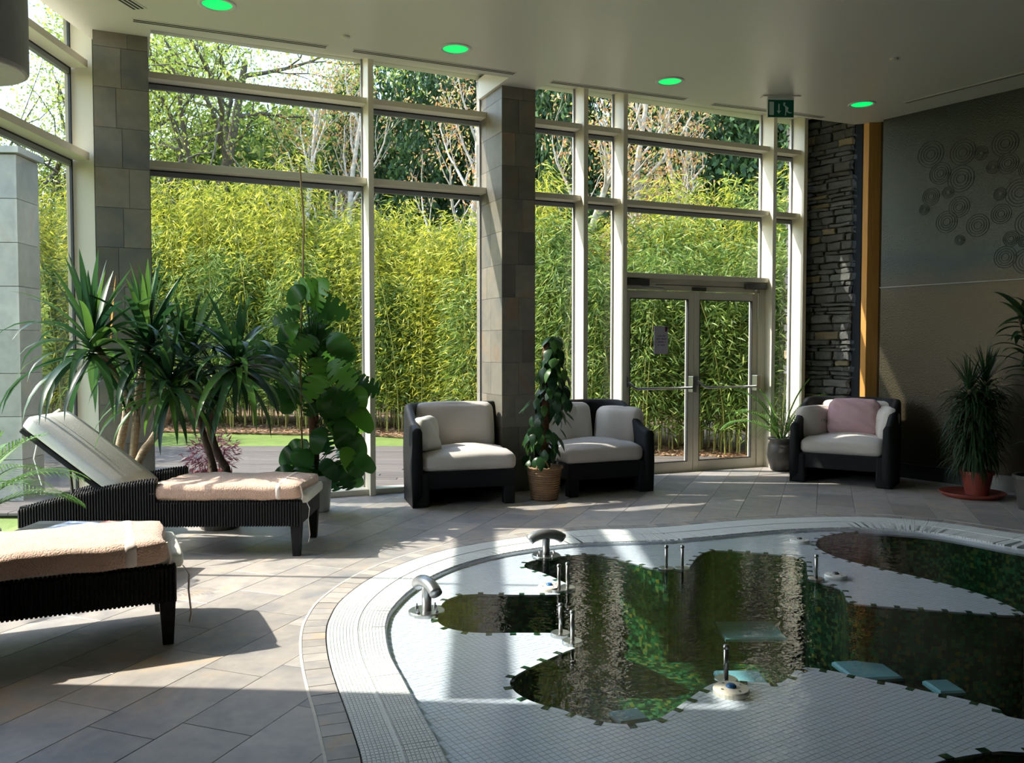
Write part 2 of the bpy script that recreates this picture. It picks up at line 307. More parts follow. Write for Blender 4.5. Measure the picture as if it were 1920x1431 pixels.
def rbox(size, r, n=10, puff=(0, 0, 0), fn=None, m=None):
    """rounded, padded box centred on the origin"""
    hx, hy, hz = [a / 2 for a in size]; mb = MB(); bm = bmesh.new(); bmesh.ops.create_cube(bm, size=2)
    bmesh.ops.subdivide_edges(bm, edges=bm.edges[:], cuts=n, use_grid_fill=True)
    idx = {}
    for i, v in enumerate(bm.verts):
        q = [math.copysign(abs(c) ** .8, c) if abs(c) < 1 else c for c in v.co]
        p = Vector((q[0] * hx, q[1] * hy, q[2] * hz)); rr = [min(r, h * .999) for h in (hx, hy, hz)]
        c = Vector([max(-h + k, min(h - k, a)) for a, h, k in zip(p, (hx, hy, hz), rr)])
        d = p - c
        if d.length > 1e-9:
            dn = Vector([a / k for a, k in zip(d, rr)]); dn.normalize(); p = c + Vector([a * k for a, k in zip(dn, rr)])
        fx, fy, fz = [1 - min(1, abs(a)) ** 2 for a in q]
        p.x += math.copysign(puff[0] * fy * fz, q[0]) * (abs(q[0]) > .3); p.y += math.copysign(puff[1] * fx * fz, q[1]) * (abs(q[1]) > .3); p.z += math.copysign(puff[2] * fx * fy, q[2]) * (abs(q[2]) > .3)
        if fn: p = Vector(fn(p, q))
        idx[v] = i; mb.v.append(tuple(m @ p if m is not None else p))
    for f in bm.faces: mb.f.append(tuple(idx[v] for v in f.verts))
    bm.free(); return mb
def smoothpath(pts, per=8):
    P_ = [Vector(p) for p in pts]; out = []
    for i in range(len(P_) - 1):
        a, b, c, d = P_[max(i - 1, 0)], P_[i], P_[i + 1], P_[min(i + 2, len(P_) - 1)]
        for k in range(per):
            t = k / per; out.append(.5 * ((2 * b) + (c - a) * t + (2 * a - 5 * b + 4 * c - d) * t * t + (3 * b - a - 3 * c + d) * t ** 3))
    out.append(P_[-1]); return out
def resample(pts, step):
    out = [pts[0].copy()]; acc = 0.0
    for a, b in zip(pts, pts[1:]):
        L = (b - a).length; pos = step - acc
        while pos <= L: out.append(a + (b - a) * (pos / L)); pos += step
        acc = (acc + L) % step if L > 0 else acc
    return out
def inside(p, poly):
    c = False; j = len(poly) - 1
    for i in range(len(poly)):
        a, b = poly[i], poly[j]
        if (a[1] > p[1]) != (b[1] > p[1]) and p[0] < (b[0] - a[0]) * (p[1] - a[1]) / (b[1] - a[1]) + a[0]: c = not c
        j = i
    return c
def inside_np(X, Y, poly):
    c = np.zeros(X.shape, bool); j = len(poly) - 1
    for i in range(len(poly)):
        ax, ay = poly[i][0], poly[i][1]; bx, by = poly[j][0], poly[j][1]; j = i
        if ay == by: continue
        c ^= ((ay > Y) != (by > Y)) & (X < (bx - ax) * (Y - ay) / (by - ay) + ax)
    return c
def clip_half(poly, p0, nrm):                                    # keep side where (p-p0).n >= 0
    out = []; k = len(poly)
    for i in range(k):
        a, b = poly[i], poly[(i + 1) % k]
        da = (a[0] - p0[0]) * nrm[0] + (a[1] - p0[1]) * nrm[1]; db = (b[0] - p0[0]) * nrm[0] + (b[1] - p0[1]) * nrm[1]
        if da >= 0: out.append(a)
        if (da > 0 and db < 0) or (da < 0 and db > 0):
            t = da / (da - db); out.append((a[0] + (b[0] - a[0]) * t, a[1] + (b[1] - a[1]) * t))
    return out
def cdt_region(polys, test, z0, z1, mb):
    """plate (z0..z1) over all triangles whose centre passes test"""
    vs = []; es = []
    for p in polys:
        o = len(vs); vs += [Vector((q[0], q[1])) for q in p]; es += [(o + i, o + (i + 1) % len(p)) for i in range(len(p))]
    V, E, F, *_ = geometry.delaunay_2d_cdt(vs, es, [], 0, 1e-5)
    keep = []
    for f in F:
        c = sum((V[i] for i in f), Vector((0, 0))) / len(f)
        if test(c): keep.append(f)
    if not keep: return mb
    cnt = {}
    for f in keep:
        for i in range(len(f)):
            e = (f[i], f[(i + 1) % len(f)]); cnt[e] = 1
    vs3 = [(v.x, v.y, z1) for v in V] + [(v.x, v.y, z0) for v in V]; n = len(V); fs = []
    for f in keep:
        k_ = len(f); a = sum(V[f[i]].x * V[f[(i + 1) % k_]].y - V[f[(i + 1) % k_]].x * V[f[i]].y for i in range(k_))
        fs.append(tuple(f) if (a > 0) == (z1 >= z0) else tuple(f)[::-1])
    for (a, b) in cnt:
        if (b, a) not in cnt: fs.append((a, a + n, b + n, b))
    return mb.add(vs3, fs)

# ================================================================== THE POOL OUTLINES (plan)
OUT_PX = [(1920, 1002), (1856, 992.5), (1762, 979), (1650, 970), (1537, 969), (1387, 975.6), (1240, 988), (1091, 993.6), (985, 1006), (861, 1025.5), (772.5, 1050), (698, 1082), (641.5, 1123), (618, 1158), (611, 1187), (615, 1229), (629, 1279), (648.5, 1332), (666, 1385), (678.6, 1431)]
INN_PX = [(1920, 1028), (1762, 1000), (1650, 990.6), (1575, 989.5), (1462, 994), (1312, 1007.5), (1240, 1013), (1091, 1018.4), (985, 1031), (896.5, 1048.5), (825.6, 1073), (772.5, 1105), (737, 1140.6), (726.5, 1165.4), (725.7, 1186.7), (733.5, 1225.6), (758, 1271.7), (786.7, 1325), (822, 1388.5), (843, 1431)]
LEV = -.012
outer = [Vector((5.25, 1.6)), Vector((5.45, 2.9)), Vector((5.25, 4.4)), Vector((4.75, 5.4)), Vector((4.25, 6.0))] + [FP(*p) for p in OUT_PX] + [Vector((-.42, 2.45)), Vector((-.15, 1.8)), Vector((.5, 1.1))]
inner = [Vector((4.9, 1.6)), Vector((5.05, 2.9)), Vector((4.88, 4.3)), Vector((4.42, 5.15)), Vector((4.0, 5.65))] + [FP(*p) for p in INN_PX] + [Vector((-.10, 2.5)), Vector((.12, 2.0)), Vector((.7, 1.35))]
outer = resample(smoothpath(outer, 6), .06); inner = resample(smoothpath(inner, 6), .05)
outer_poly = outer + [Vector((1.5, .7)), Vector((4.3, .8))]
inner_poly = inner + [Vector((1.6, 1.0)), Vector((4.1, 1.1))]
dp = lambda L: resample(smoothpath([FP(x, y, -.02) for x, y in L] + [FP(*L[0], -.02)], 5), .03)
MAIN = [(820, 1162), (829, 1130), (854, 1116), (896, 1111.6), (967, 1113), (1050, 1112), (1077, 1104), (1070, 1096), (1020, 1073), (990, 1064.5), (983, 1058), (995.6, 1050), (1038, 1043), (1091, 1038), (1127, 1038.6), (1180, 1052), (1234, 1066), (1260, 1069), (1290, 1063), (1305, 1045), (1324, 1033), (1350, 1030), (1425, 1035), (1492, 1042), (1511, 1050), (1513, 1067), (1521, 1084), (1567, 1098), (1582, 1108), (1588, 1123), (1608, 1130), (1687, 1137), (1837, 1148), (1894, 1151), (1918, 1147)]
MAIN_R = [(1840, 1112), (1725, 1080.6), (1650, 1064), (1575, 1045), (1537, 1028), (1530, 1016), (1545, 1004), (1594, 995.5), (1650, 993.5), (1762, 1004), (1920, 1033)]
MAIN_B = [(1920, 1346), (1875, 1326), (1837, 1315), (1792, 1304), (1732, 1292), (1684, 1280), (1639, 1272), (1575, 1258), (1530, 1250), (1507, 1249), (1489, 1257), (1474, 1271), (1459, 1278), (1417, 1276), (1369, 1273), (1342, 1277), (1320, 1287), (1286, 1311), (1237, 1343), (1200, 1352), (1162, 1354), (1109, 1346), (1056, 1328), (1003, 1314), (971, 1298), (957, 1282), (958, 1271), (978, 1257), (1013, 1240), (1063, 1218), (1088, 1209), (1091, 1204), (1084, 1199), (1063, 1190), (1049, 1185), (985, 1184), (896, 1184), (850, 1178), (829, 1170)]
main_pts = [FP(x, y, -.02) for x, y in MAIN] + [FP(x, y, -.02) for x, y in MAIN_R] + [Vector((3.95, 5.3)), Vector((4.35, 4.7)), Vector((4.5, 4.0)), Vector((4.3, 3.2)), Vector((3.4, 3.05)), Vector((2.6, 3.05))] + [FP(x, y, -.02) for x, y in MAIN_B]
main_deep = resample(smoothpath(main_pts + [main_pts[0]], 5), .03)
low_pts = [FP(x, y, -.02) for x, y in [(1715, 1440), (1736, 1431), (1777, 1420), (1819, 1412), (1875, 1405), (1920, 1407)]] + [Vector((2.3, 2.9)), Vector((3.2, 2.6)), Vector((3.4, 2.0)), Vector((2.4, 1.6)), Vector((1.5, 2.0))]
low_deep = resample(smoothpath(low_pts + [low_pts[0]], 5), .04)

# ================================================================== FLOOR
def room_clip(poly):
    poly = clip_half(poly, (-3.62, 0), (1, 0))
    if poly: poly = clip_half(poly, W(0, .0)[:2], WN[:2])
    if poly: poly = clip_half(poly, (RA + RN * -.0)[:2], RN[:2])
    if poly: poly = clip_half(poly, (0, -4.2), (0, 1))
    return poly
floor_poly = room_clip([(-4, -4.2), (8.6, -4.2), (8.6, 12), (-4, 12)])
fb = MB(); cdt_region([floor_poly, outer_poly], lambda c: inside(c, floor_poly) and not inside(c, outer_poly), -.25, -.006, fb)
floor = tag(fb.build('floor', M['grout']), kind='structure')
D1 = Vector((math.sin(R(20.2)), math.cos(R(20.2)))); D2 = Vector((D1.y, -D1.x)); TA = .311; TL = .622
curb = [];                                                       # outer edge of the stone curb ring
for i in range(len(outer)):
    a, b = outer[max(i - 1, 0)], outer[min(i + 1, len(outer) - 1)]; d = (b - a).normalized(); nn = Vector((-d.y, d.x))
    p = outer[i] + nn * .125
    if inside(p, outer_poly): p = outer[i] - nn * .125
    curb.append(p)
curb_poly = curb + [Vector((1.4, .5)), Vector((4.4, .6))]
full = MB().cbox(.0015, TL - .0015, .0015, TA - .0015, -.02, 0, .0012).mesh('floor_tile'); full.materials.append(M['floor_tile'])
ntile = 0
for r in range(-16, 26):
    across = -.372 + r * TA; off = {-6: 2.52, -7: 2.375, -5: 2.80}.get(r, random.random() * TL) % TL
    for k in range(-8, 22):
        a0 = off + k * TL
        c = D1 * (a0 + TL / 2) + D2 * (across + TA / 2)
        if c.y < 1.6 or c.y > 11.5 or c.x < -4.2 or c.x > 7.6 or abs(c.x) > .72 * c.y + .6: continue
        g = .0015
        corners = [D1 * (a0 + g) + D2 * (across + g), D1 * (a0 + TL - g) + D2 * (across + g), D1 * (a0 + TL - g) + D2 * (across + TA - g), D1 * (a0 + g) + D2 * (across + TA - g)]
        poly = [(p.x, p.y) for p in corners]
        cl = room_clip(poly)
        if not cl or len(cl) < 3: continue
        ins = [inside(p, curb_poly) for p in cl] + [inside(c, curb_poly)] + [inside(((cl[i][0] + cl[i - 1][0]) / 2, (cl[i][1] + cl[i - 1][1]) / 2), curb_poly) for i in range(len(cl))]
        if all(ins): continue
        if not any(ins) and len(cl) == 4 and all(abs(p[0] - q[0]) + abs(p[1] - q[1]) < 1e-6 for p, q in zip(poly, cl)):
            Mx = Matrix(((D1.x, -D2.x, 0, 0), (D1.y, -D2.y, 0, 0), (0, 0, 1, 0), (0, 0, 0, 1)))
            p = D1 * a0 + D2 * (across + TA)
            link('floor_tile', full, None, floor, Matrix.Translation((p.x, p.y, 0)) @ Mx); ntile += 1
        else:
            mb = MB(); near = [q for q in curb if (q - c).length < 1.2]
            if any(ins): cdt_region([cl, curb_poly], lambda q: inside(q, cl) and not inside(q, curb_poly), -.02, 0, mb)
            else: mb.prism(cl, -.02, 0)
            if mb.f:
                for i, v in enumerate(mb.v): mb.v[i] = (v[0] - c.x, v[1] - c.y, v[2])
                mb.build('floor_tile', M['floor_tile'], floor, mw=Vector((c.x, c.y, 0))); ntile += 1
# curb stones: short radial stones between the silicone line and the grating
ob = resample(outer, .0965)
def near_on(poly, p): return min(poly, key=lambda q: (q - p).length_squared)
def outn(pl, i):
    a, b = pl[max(i - 1, 0)], pl[min(i + 1, len(pl) - 1)]; d = (b - a).normalized(); nn = Vector((-d.y, d.x))
    return nn if not inside(pl[i] + nn * .05, outer_poly) else -nn
for i in range(len(ob) - 1):
    a, b = ob[i], ob[i + 1]
    if a.y < 2.2 or a.x > 5: continue
    na, nb = outn(ob, i), outn(ob, i + 1); g = (b - a).normalized() * .0018
    q = [a + g + na * .003, b - g + nb * .003, b - g + nb * .112, a + g + na * .112]; c = sum(q, Vector((0, 0))) / 4
    mb = MB().prism([(p.x - c.x, p.y - c.y) for p in q], -.02, random.uniform(-.001, .001)); mb.build('edge_stone', M['floor_tile'], floor, mw=Vector((c.x, c.y, 0)))
mb = MB()
for i in range(len(curb) - 1):
    a, b = curb[i], curb[i + 1]; na, nb = outn(outer, i), outn(outer, i + 1)
    q = [a - na * .012, b - nb * .012, b + nb * .0, a + na * .0]; mb.prism([(p.x, p.y) for p in q], -.02, .0012)
tag(mb.build('silicone_joint', M['grout_white'], floor), 'thin pale curved joint line around the pool')

# ================================================================== POOL
pool = empty('spa_pool', (2.2, 4.2, 0), label='free-form indoor spa pool with white mosaic shelf, dark green deep basin and white overflow grating', cat='pool')
PO = Vector((-2.2, -4.2, 0)); POM = Matrix.Translation(PO)
def ppart(mb, name, m, **k):
    o = mb.build(name, m, pool, mw=POM, smooth=k.pop('smooth', False)); tag(o, **k); return o
mb = MB(); cdt_region([outer_poly, inner_poly], lambda c: inside(c, outer_poly) and not inside(c, inner_poly), -.06, -.045, mb); ppart(mb, 'overflow_channel', M['channel'])
mb = MB(); cdt_region([inner_poly, main_deep, low_deep], lambda c: inside(c, inner_poly) and not inside(c, main_deep) and not inside(c, low_deep), -.0365, -.0292, mb); ppart(mb, 'shelf_slab', M['mosaic_base'])
mb = MB()
for pl, dz in ((main_deep, -.62), (low_deep, -.62)):
    k = len(pl); mb.add([(p.x, p.y, -.034) for p in pl] + [(p.x, p.y, dz) for p in pl], [(i, (i + 1) % k, (i + 1) % k + k, i + k) for i in range(k)])
    cdt_region([pl], lambda c, pl=pl: inside(c, pl), dz - .05, dz, mb)
ppart(mb, 'deep_basin', M['mosaic_green'], label='deep basin lined with green glass mosaic')
# kerb between the channel and the water shelf
mb = MB()
for i in range(len(inner) - 1):
    a, b = inner[i], inner[i + 1]; d = (b - a).normalized(); nn = Vector((-d.y, d.x))
    if inside(a + nn * .05, inner_poly): nn = -nn
    q = [a, b, b + nn * .009, a + nn * .009]; mb.prism([(p.x, p.y) for p in q], -.06, -.010)
ppart(mb, 'overflow_lip', M['mosaic_white'])
# white mosaic tiles on the shelf
pit = .0262; gang = R(32); ga = Vector((math.cos(gang), math.sin(gang))); gb = Vector((-ga.y, ga.x))
I, J = np.meshgrid(np.arange(-320, 320), np.arange(-320, 320), indexing='ij')
CX = 2.2 + (I * ga.x + J * gb.x) * pit; CY = 4.2 + (I * ga.y + J * gb.y) * pit
sel = (CY > 2.5) & (CY < 7.4) & (np.abs(CX) < CY * .66 + .15)
CX, CY = CX[sel], CY[sel]
ok = inside_np(CX, CY, inner_poly) & ~inside_np(CX, CY, low_deep) & ~inside_np(CX, CY, main_deep)
CX, CY = CX[ok], CY[ok]; h = pit / 2 - .0009; keep = np.ones(CX.shape, bool)
for sx, sy in ((1, 1), (1, -1), (-1, -1), (-1, 1)):
    X = CX + (ga.x * sx + gb.x * sy) * h; Y = CY + (ga.y * sx + gb.y * sy) * h
    keep &= inside_np(X, Y, inner_poly) & ~inside_np(X, Y, main_deep) & ~inside_np(X, Y, low_deep)
CX, CY = CX[keep], CY[keep]; n = len(CX)
V = np.zeros((n, 8, 3)); rz = np.random.RandomState(3).uniform(-.0004, .0004, n)
for q, (sx, sy) in enumerate(((1, 1), (-1, 1), (-1, -1), (1, -1))):
    for lv, (hh, z) in enumerate(((h - .0008, -.0285), (h, -.0345))):
        V[:, q + 4 * lv, 0] = CX + (ga.x * sx + gb.x * sy) * hh + PO.x; V[:, q + 4 * lv, 1] = CY + (ga.y * sx + gb.y * sy) * hh + PO.y; V[:, q + 4 * lv, 2] = z + rz
base = np.array([(0, 1, 2, 3)] + [(a, a + 4, (a + 1) % 4 + 4, (a + 1) % 4) for a in range(4)])
Fm = (base[None] + (np.arange(n) * 8)[:, None, None]).reshape(-1, 4)
tag(link('mosaic_tile', npmesh('mosaic_tile', V.reshape(-1, 3), Fm), M['mosaic_white'], pool), label='small white mosaic tiles of the shallow shelf', kind='stuff')
# bullnose rim tiles round the deep water
mb = MB(); mg = MB()
for pl in (main_deep, low_deep):
    rp_ = resample(pl + [pl[0]], .1)
    for i in range(len(pl)):
        a, b = pl[i], pl[(i + 1) % len(pl)]
        if (a - b).length > .2 or a.y > 7.2 or abs(a.x) > .7 * a.y: continue
        d = (b - a).normalized(); nn = Vector((-d.y, d.x))
        if inside(a + nn * .03, pl): nn = -nn
        tgt = mg if i % 4 == 0 else mb
        q = [a, b, b + nn * .024, a + nn * .024] if tgt is mb else [a, b, b + nn * .034, a + nn * .034]
        tgt.prism([(p.x, p.y) for p in q], -.04, -.0275 if tgt is mb else -.0265)
ppart(mb, 'rim_tile', M['mosaic_white'], kind='stuff', label='white rim tiles round the deep basin')
ppart(mg, 'rim_marker', M['mosaic_green'], kind='stuff', label='small dark green marker tiles along the basin rim')
# pale submerged benches
for (x, y, sx, sy, rz_, z) in [(FP(1405, 1180, -.45).x, FP(1405, 1180, -.45).y, .40, .34, 0, -.45), (FP(1408, 1106, -.45).x, FP(1408, 1106, -.45).y, .52, .24, .05, -.45), (FP(1625, 1254, -.35).x, FP(1625, 1254, -.35).y, .27, .26, .12, -.35), (FP(1770, 1285, -.35).x, FP(1770, 1285, -.35).y, .14, .16, .1, -.35), (FP(1180, 1340, -.4).x, FP(1180, 1340, -.4).y, .16, .14, .3, -.4), (FP(1390, 1270, -.3).x, FP(1390, 1270, -.3).y, .24, .2, .0, -.3)]:
    mm = MB().cbox(-sx / 2, sx / 2, -sy / 2, sy / 2, -.025, 0, .01)
    o = mm.build('submerged_step', M['bench'], pool, mw=POM @ Matrix.Translation((x, y, z)) @ Matrix.Rotation(rz_, 4, 'Z')); tag(o, label='pale blue-green submerged step'); MB().box(-sx / 2 + .03, sx / 2 - .03, -sy / 2 + .03, sy / 2 - .03, -.64 - z, -.025).build('step_base', M['mosaic_green'], o)
# water surface
mb = MB(); k = len(inner_poly)
cdt_region([inner_poly], lambda c: inside(c, inner_poly), LEV - .0, LEV, mb)
wm = MB(); used = {}
for f in mb.f:
    if all(abs(mb.v[i][2] - LEV) < 1e-9 for i in f) and len(f) == 3: wm.add([mb.v[i] for i in f], [(0, 1, 2)])
wat = ppart(wm, 'water', M['water'], label='still clear water surface')
# grating bars across the overflow channel
def bar_mesh():
    b = MB(); b.box(0, 1, -.0075, .0075, -.03, -.004); nb = 18
    for i in range(nb):
        x0 = i / nb + .005; x1 = (i + 1) / nb - .005; b.cbox(x0, x1, -.0093, .0093, -.0032, 0, .0010)
    me = b.mesh('grate_bar'); me.materials.append(M['grate']); return me
bm_ = bar_mesh(); bars = []
fine = resample(outer, .0205); inner_fine = resample(inner, .003)
for i, p in enumerate(fine):
    if p.y < 2.45 or p.x > 4.9: continue
    q = near_on(inner_fine, p); pp = p + (q - p).normalized() * .004; L = (q - pp).length - .008
    bars.append((pp.length, pp, q, L))
bars.sort(key=lambda t: t[0]); rest = MB(); bme = bm_
bv = [v.co.copy() for v in bm_.vertices]; bf = [tuple(f.vertices) for f in bm_.polygons]
for i, (_, p, q, L) in enumerate(bars):
    a = math.atan2(q.y - p.y, q.x - p.x); mx = Matrix.Translation((p.x, p.y, 0)) @ Matrix.Rotation(a, 4, 'Z') @ Matrix.Diagonal((L, 1, 1, 1))
    if i < 300: link('grate_bar', bm_, None, pool, POM @ mx)
    else: rest.add(bv, bf, mx)
ppart(rest, 'grate_bar', M['grate'], kind='stuff')
mb = MB()
mid = [ (p + near_on(inner, p)) / 2 for p in outer]
mb.tube([(p.x, p.y, -.001) for p in mid if p.y > 2.3 and p.x < 5], .006, 4); ppart(mb, 'grating_strap', M['grate'])

# ------------------------------------------------------------------ fittings standing in the pool
def ball_post(px, py, label, h=.135):
    p = FP(px, py, -.02); t = empty('steel_post', (p.x, p.y, -.012), label=label, cat='post', group='short steel posts on the pool shelf')
    MB().tube([(0, 0, 0), (0, 0, h)], .0105, 12).build('rod', M['steel'], t, smooth=True)
    MB().lathe([(.001, h - .012), (.011, h - .008), (.0145, h + .002), (.011, h + .011), (.001, h + .014)], 14).build('ball_end', M['steel'], t, smooth=True)
    MB().lathe([(.05, -.016), (.05, -.002), (.046, .001), (.012, .002)], 24).build('base_plate', M['steel'], t)
ball_post(1048, 1107, 'short steel post left of its pair beside the blue-centred disc'); ball_post(1064, 1103, 'short steel post right of its pair on the upper peninsula tip')
ball_post(1051, 1189, 'short steel post further back of the pair on the lower white point'); ball_post(1073, 1204, 'short steel post nearer of the pair on the lower white point')
ball_post(1249, 1067, 'short steel post left of the pair at the back edge of the deep water'); ball_post(1279, 1067, 'short steel post right of the pair at the back edge of the deep water')
ball_post(1530, 1087, 'lone steel post at the right between the two dark basins'); ball_post(1361, 1276, 'nearest steel post beside the cream disc in the sunlit patch')
def disc(px, py, r, m, cm, label):
    p = FP(px, py, -.01); t = empty('pool_disc', (p.x, p.y, -.008), label=label, cat='fitting')
    MB().lathe([(r * .98, -.021), (r, -.003), (r * .95, .004), (r * .35, .007), (.001, .007)], 32).build('cover', m, t, smooth=False)
    MB().lathe([(r * .28, .004), (r * .28, .013), (r * .2, .018), (.001, .019)], 20).build('button', cm, t, smooth=True)
    for k in range(4):
        a = k * math.pi / 2 + .5; MB().lathe([(r * .07, .003), (r * .07, .0085), (.001, .009)], 8, Matrix.Translation((r * .66 * math.cos(a), r * .66 * math.sin(a), 0))).build('screw', M['steel'], t)
disc(1371, 1292, .075, M['beige_plastic'], M['blue_plastic'], 'round cream disc with a blue button in the sunlit patch')
disc(1030, 1100, .068, M['beige_plastic'], M['blue_plastic'], 'round cream disc with a blue button by the pair of posts')
disc(1499, 1013, .068, M['white_plastic'], M['dark_metal'], 'round white disc with dark centre near the far grating')
disc(1567, 1079, .068, M['white_plastic'], M['dark_metal'], 'round white disc with dark centre beside the lone post')
def spout(px, py, rz, label, h, L):
    p = FP(px, py, -.01); t = empty('water_spout', (p.x, p.y, -.010), rz, label=label, cat='water spout')
    MB().tube([(0, 0, 0), (0, 0, h * .8), (0, 0, h)], .026, 16).build('stem', M['alu'], t, smooth=True)
    pts = [(L * math.sin(a) * 1.05, 0, h + .012 + .055 * (math.cos(a) - 1) * 1.5) for a in np.linspace(-1.0, 1.0, 15)]
    MB().tube(pts, .034, 18).build('curved_pipe', M['alu'], t, smooth=True)
    MB().lathe([(.098, -.019), (.098, -.003), (.093, .001), (.03, .002)], 32).build('base_plate', M['steel'], t)
    for k in range(4):
        a = k * math.pi / 2 + .4; mm = MB().tube([(0, 0, 0), (0, 0, .024)], .004, 6, Matrix.Translation((.07 * math.cos(a), .07 * math.sin(a), 0))); mm.lathe([(.009, .002), (.009, .011), (.001, .012)], 6, Matrix.Translation((.07 * math.cos(a), .07 * math.sin(a), 0))); mm.build('bolt', M['steel'], t)
spout(800, 1144, R(-58), 'near curved steel water spout on the left of the pool shelf', .14, .13)
spout(1024, 1040, R(14), 'far curved steel water spout behind the upper green finger', .13, .135)

# ================================================================== ROOM SHELL
def struct(o): return tag(o, kind='structure')
E0 = Vector((-3.4, 6.55)); E1 = Vector((3.76, 9.62))               # room-side edge of the lowered ceiling
def ceil_poly():
    e = lambda x: 6.768 + (x + 2.889) * (9.615 - 6.768) / (3.744 + 2.889)
    c = [(-3.4, -4.2), (8.6, -4.2), (8.6, 3.3)]
    q = RA + RD * 0; c += [(q.x - .25 + .3, q.y - .18 + .25), (3.83, e(3.83))]
    ny = []                                                       # tongues reaching back over the two clad pillars
    for s0, s1 in ((-1.2185, -.8655), (-4.716, -4.318)):
        a, b = W(s1 + .02, .53), W(s0 - .03, .53)
        sa, sb = W(s1 + .02, 0), W(s0 - .03, 0)
        # points on the edge line in front of the pillar
        def hit(s):
            p = W(s, 0); d = WN
            for k in range(400):
                q2 = p + d * (k * .004)
                if q2.y <= e(q2.x): return (q2.x, q2.y)
            return (p.x, p.y)
        if s0 < -4: c += [hit(s1 + .02), (sa.x, sa.y), (-3.4, W(-4.716, 0).y + .0)]
        else: c += [hit(s1 + .02), (sa.x, sa.y), (sb.x, sb.y), hit(s0 - .03)]
    return c
cp = ceil_poly(); mb = MB(); cdt_region([cp], lambda c: inside(c, cp), CEIL, CEIL + .2, mb)
# faces are wound both ways; fine for a solid plate
ceil_low = MB(); cdt_region([cp], lambda c: inside(c, cp), CEIL + .2, CEIL, ceil_low)
ceiling = struct(ceil_low.build('ceiling', M['ceiling']))
mb = MB(); rp2 = [(-3.72, -4.3), (8.7, -4.3), (8.7, 3.2), (4.35, 10.2), (3.75, 10.75), (-3.72, W(-4.95, -.1).y)]
mb.prism(rp2, ROOF, ROOF + .25); struct(mb.build('trim_1', M['ceiling']))
# solid walls out of view
struct(MB().box(-3.8, -3.66, -4.3, 3.62, -.1, ROOF).build('wall_left', M['white_wall']))
struct(MB().box(-3.75, 8.7, -4.4, -4.2, -.1, ROOF).build('wall_back', M['white_wall']))
p = RA + RD * 7.55
struct(MB().box(p.x - .02, p.x + .15, -4.3, p.y + .1, -.1, ROOF).build('wall_far_right', M['white_wall']))
# right wall with patinated panels; x along the wall, y into the room
MR = Matrix(((RD.x, RN.x, 0, RA.x), (RD.y, RN.y, 0, RA.y), (0, 0, 1, 0), (0, 0, 0, 1)))
wr = struct(MB().box(0, 7.6, -.2, -.02, -.1, ROOF).build('wall_right', M['skirt'], mw=MR))
pan = [(0.0, 3.3), (3.3, 6.4)]
for x0, x1 in pan:
    for z0, z1 in ((.155, 2.062), (2.072, CEIL + .05)):
        o = MB().box(x0 + .004, x1 - .004, -.02, 0, z0, z1).build('wall_panel', M['bronze'], wr, bevel=.002)
o = MB().box(0, 6.6, -.02, .012, 2.062, 2.072).build('seam_strip', M['skirt_cap'], wr)
rg = MB(); rnd = random.Random(11)
def ring(mb, cx, cz, r, th=.006):
    n = max(16, int(r * 160)); mb_pts = [(cx + r * math.cos(2 * math.pi * i / n), .001, cz + r * math.sin(2 * math.pi * i / n)) for i in range(n + 1)]; mb.tube(mb_pts, th, 5)
cent = []
for k in range(150):
    x = rnd.uniform(.45, 2.6); z = rnd.uniform(2.2, 3.45)
    if z < 2.3 + (1.1 - x) * .8 and x < 1.1: continue
    r = rnd.uniform(.05, .14)
    if all((x - a) ** 2 + (z - b) ** 2 > (r + c) ** 2 * .72 for a, b, c in cent): cent.append((x, z, r))
for x, z, r in cent:
    for q in range(4): ring(rg, x, z, r * (1 - .22 * q), .0036)
tag(rg.build('relief_ring', M['bronze'], wr, smooth=True), 'low-relief concentric rings on the upper panel', kind='stuff')
struct(MB().box(.02, 6.6, 0, .02, 0, .143).box(.02, 6.6, 0, .028, .143, .155).build('baseboard_right', M['skirt'], mw=MR))
o = MB().box(1.12, 2.2, .0, .034, 0.0, .15).build('trim_2', M['skirt_cap'], mw=MR); struct(o)

# timber post
TPc = Vector((4.025, 9.62, 0)); MT = Matrix.Translation(TPc) @ Matrix.Rotation(R(5), 4, 'Z')
tp = struct(MB().box(-.075, .065, -.06, .06, 0, CEIL + .1).build('trim_3', M['timber'], mw=MT, bevel=.003))
MB().box(.0655, .16, -.055, .07, 0, CEIL + .1).build('shaded_side', M['timber_shaded'], tp)
# dark recess behind the post
struct(MB().box(-.15, .55, .28, .34, 0, ROOF).build('wall_recess', M['stone_fill'], mw=Matrix.Translation((4.0, 9.66, 0)) @ Matrix.Rotation(R(-20), 4, 'Z')))
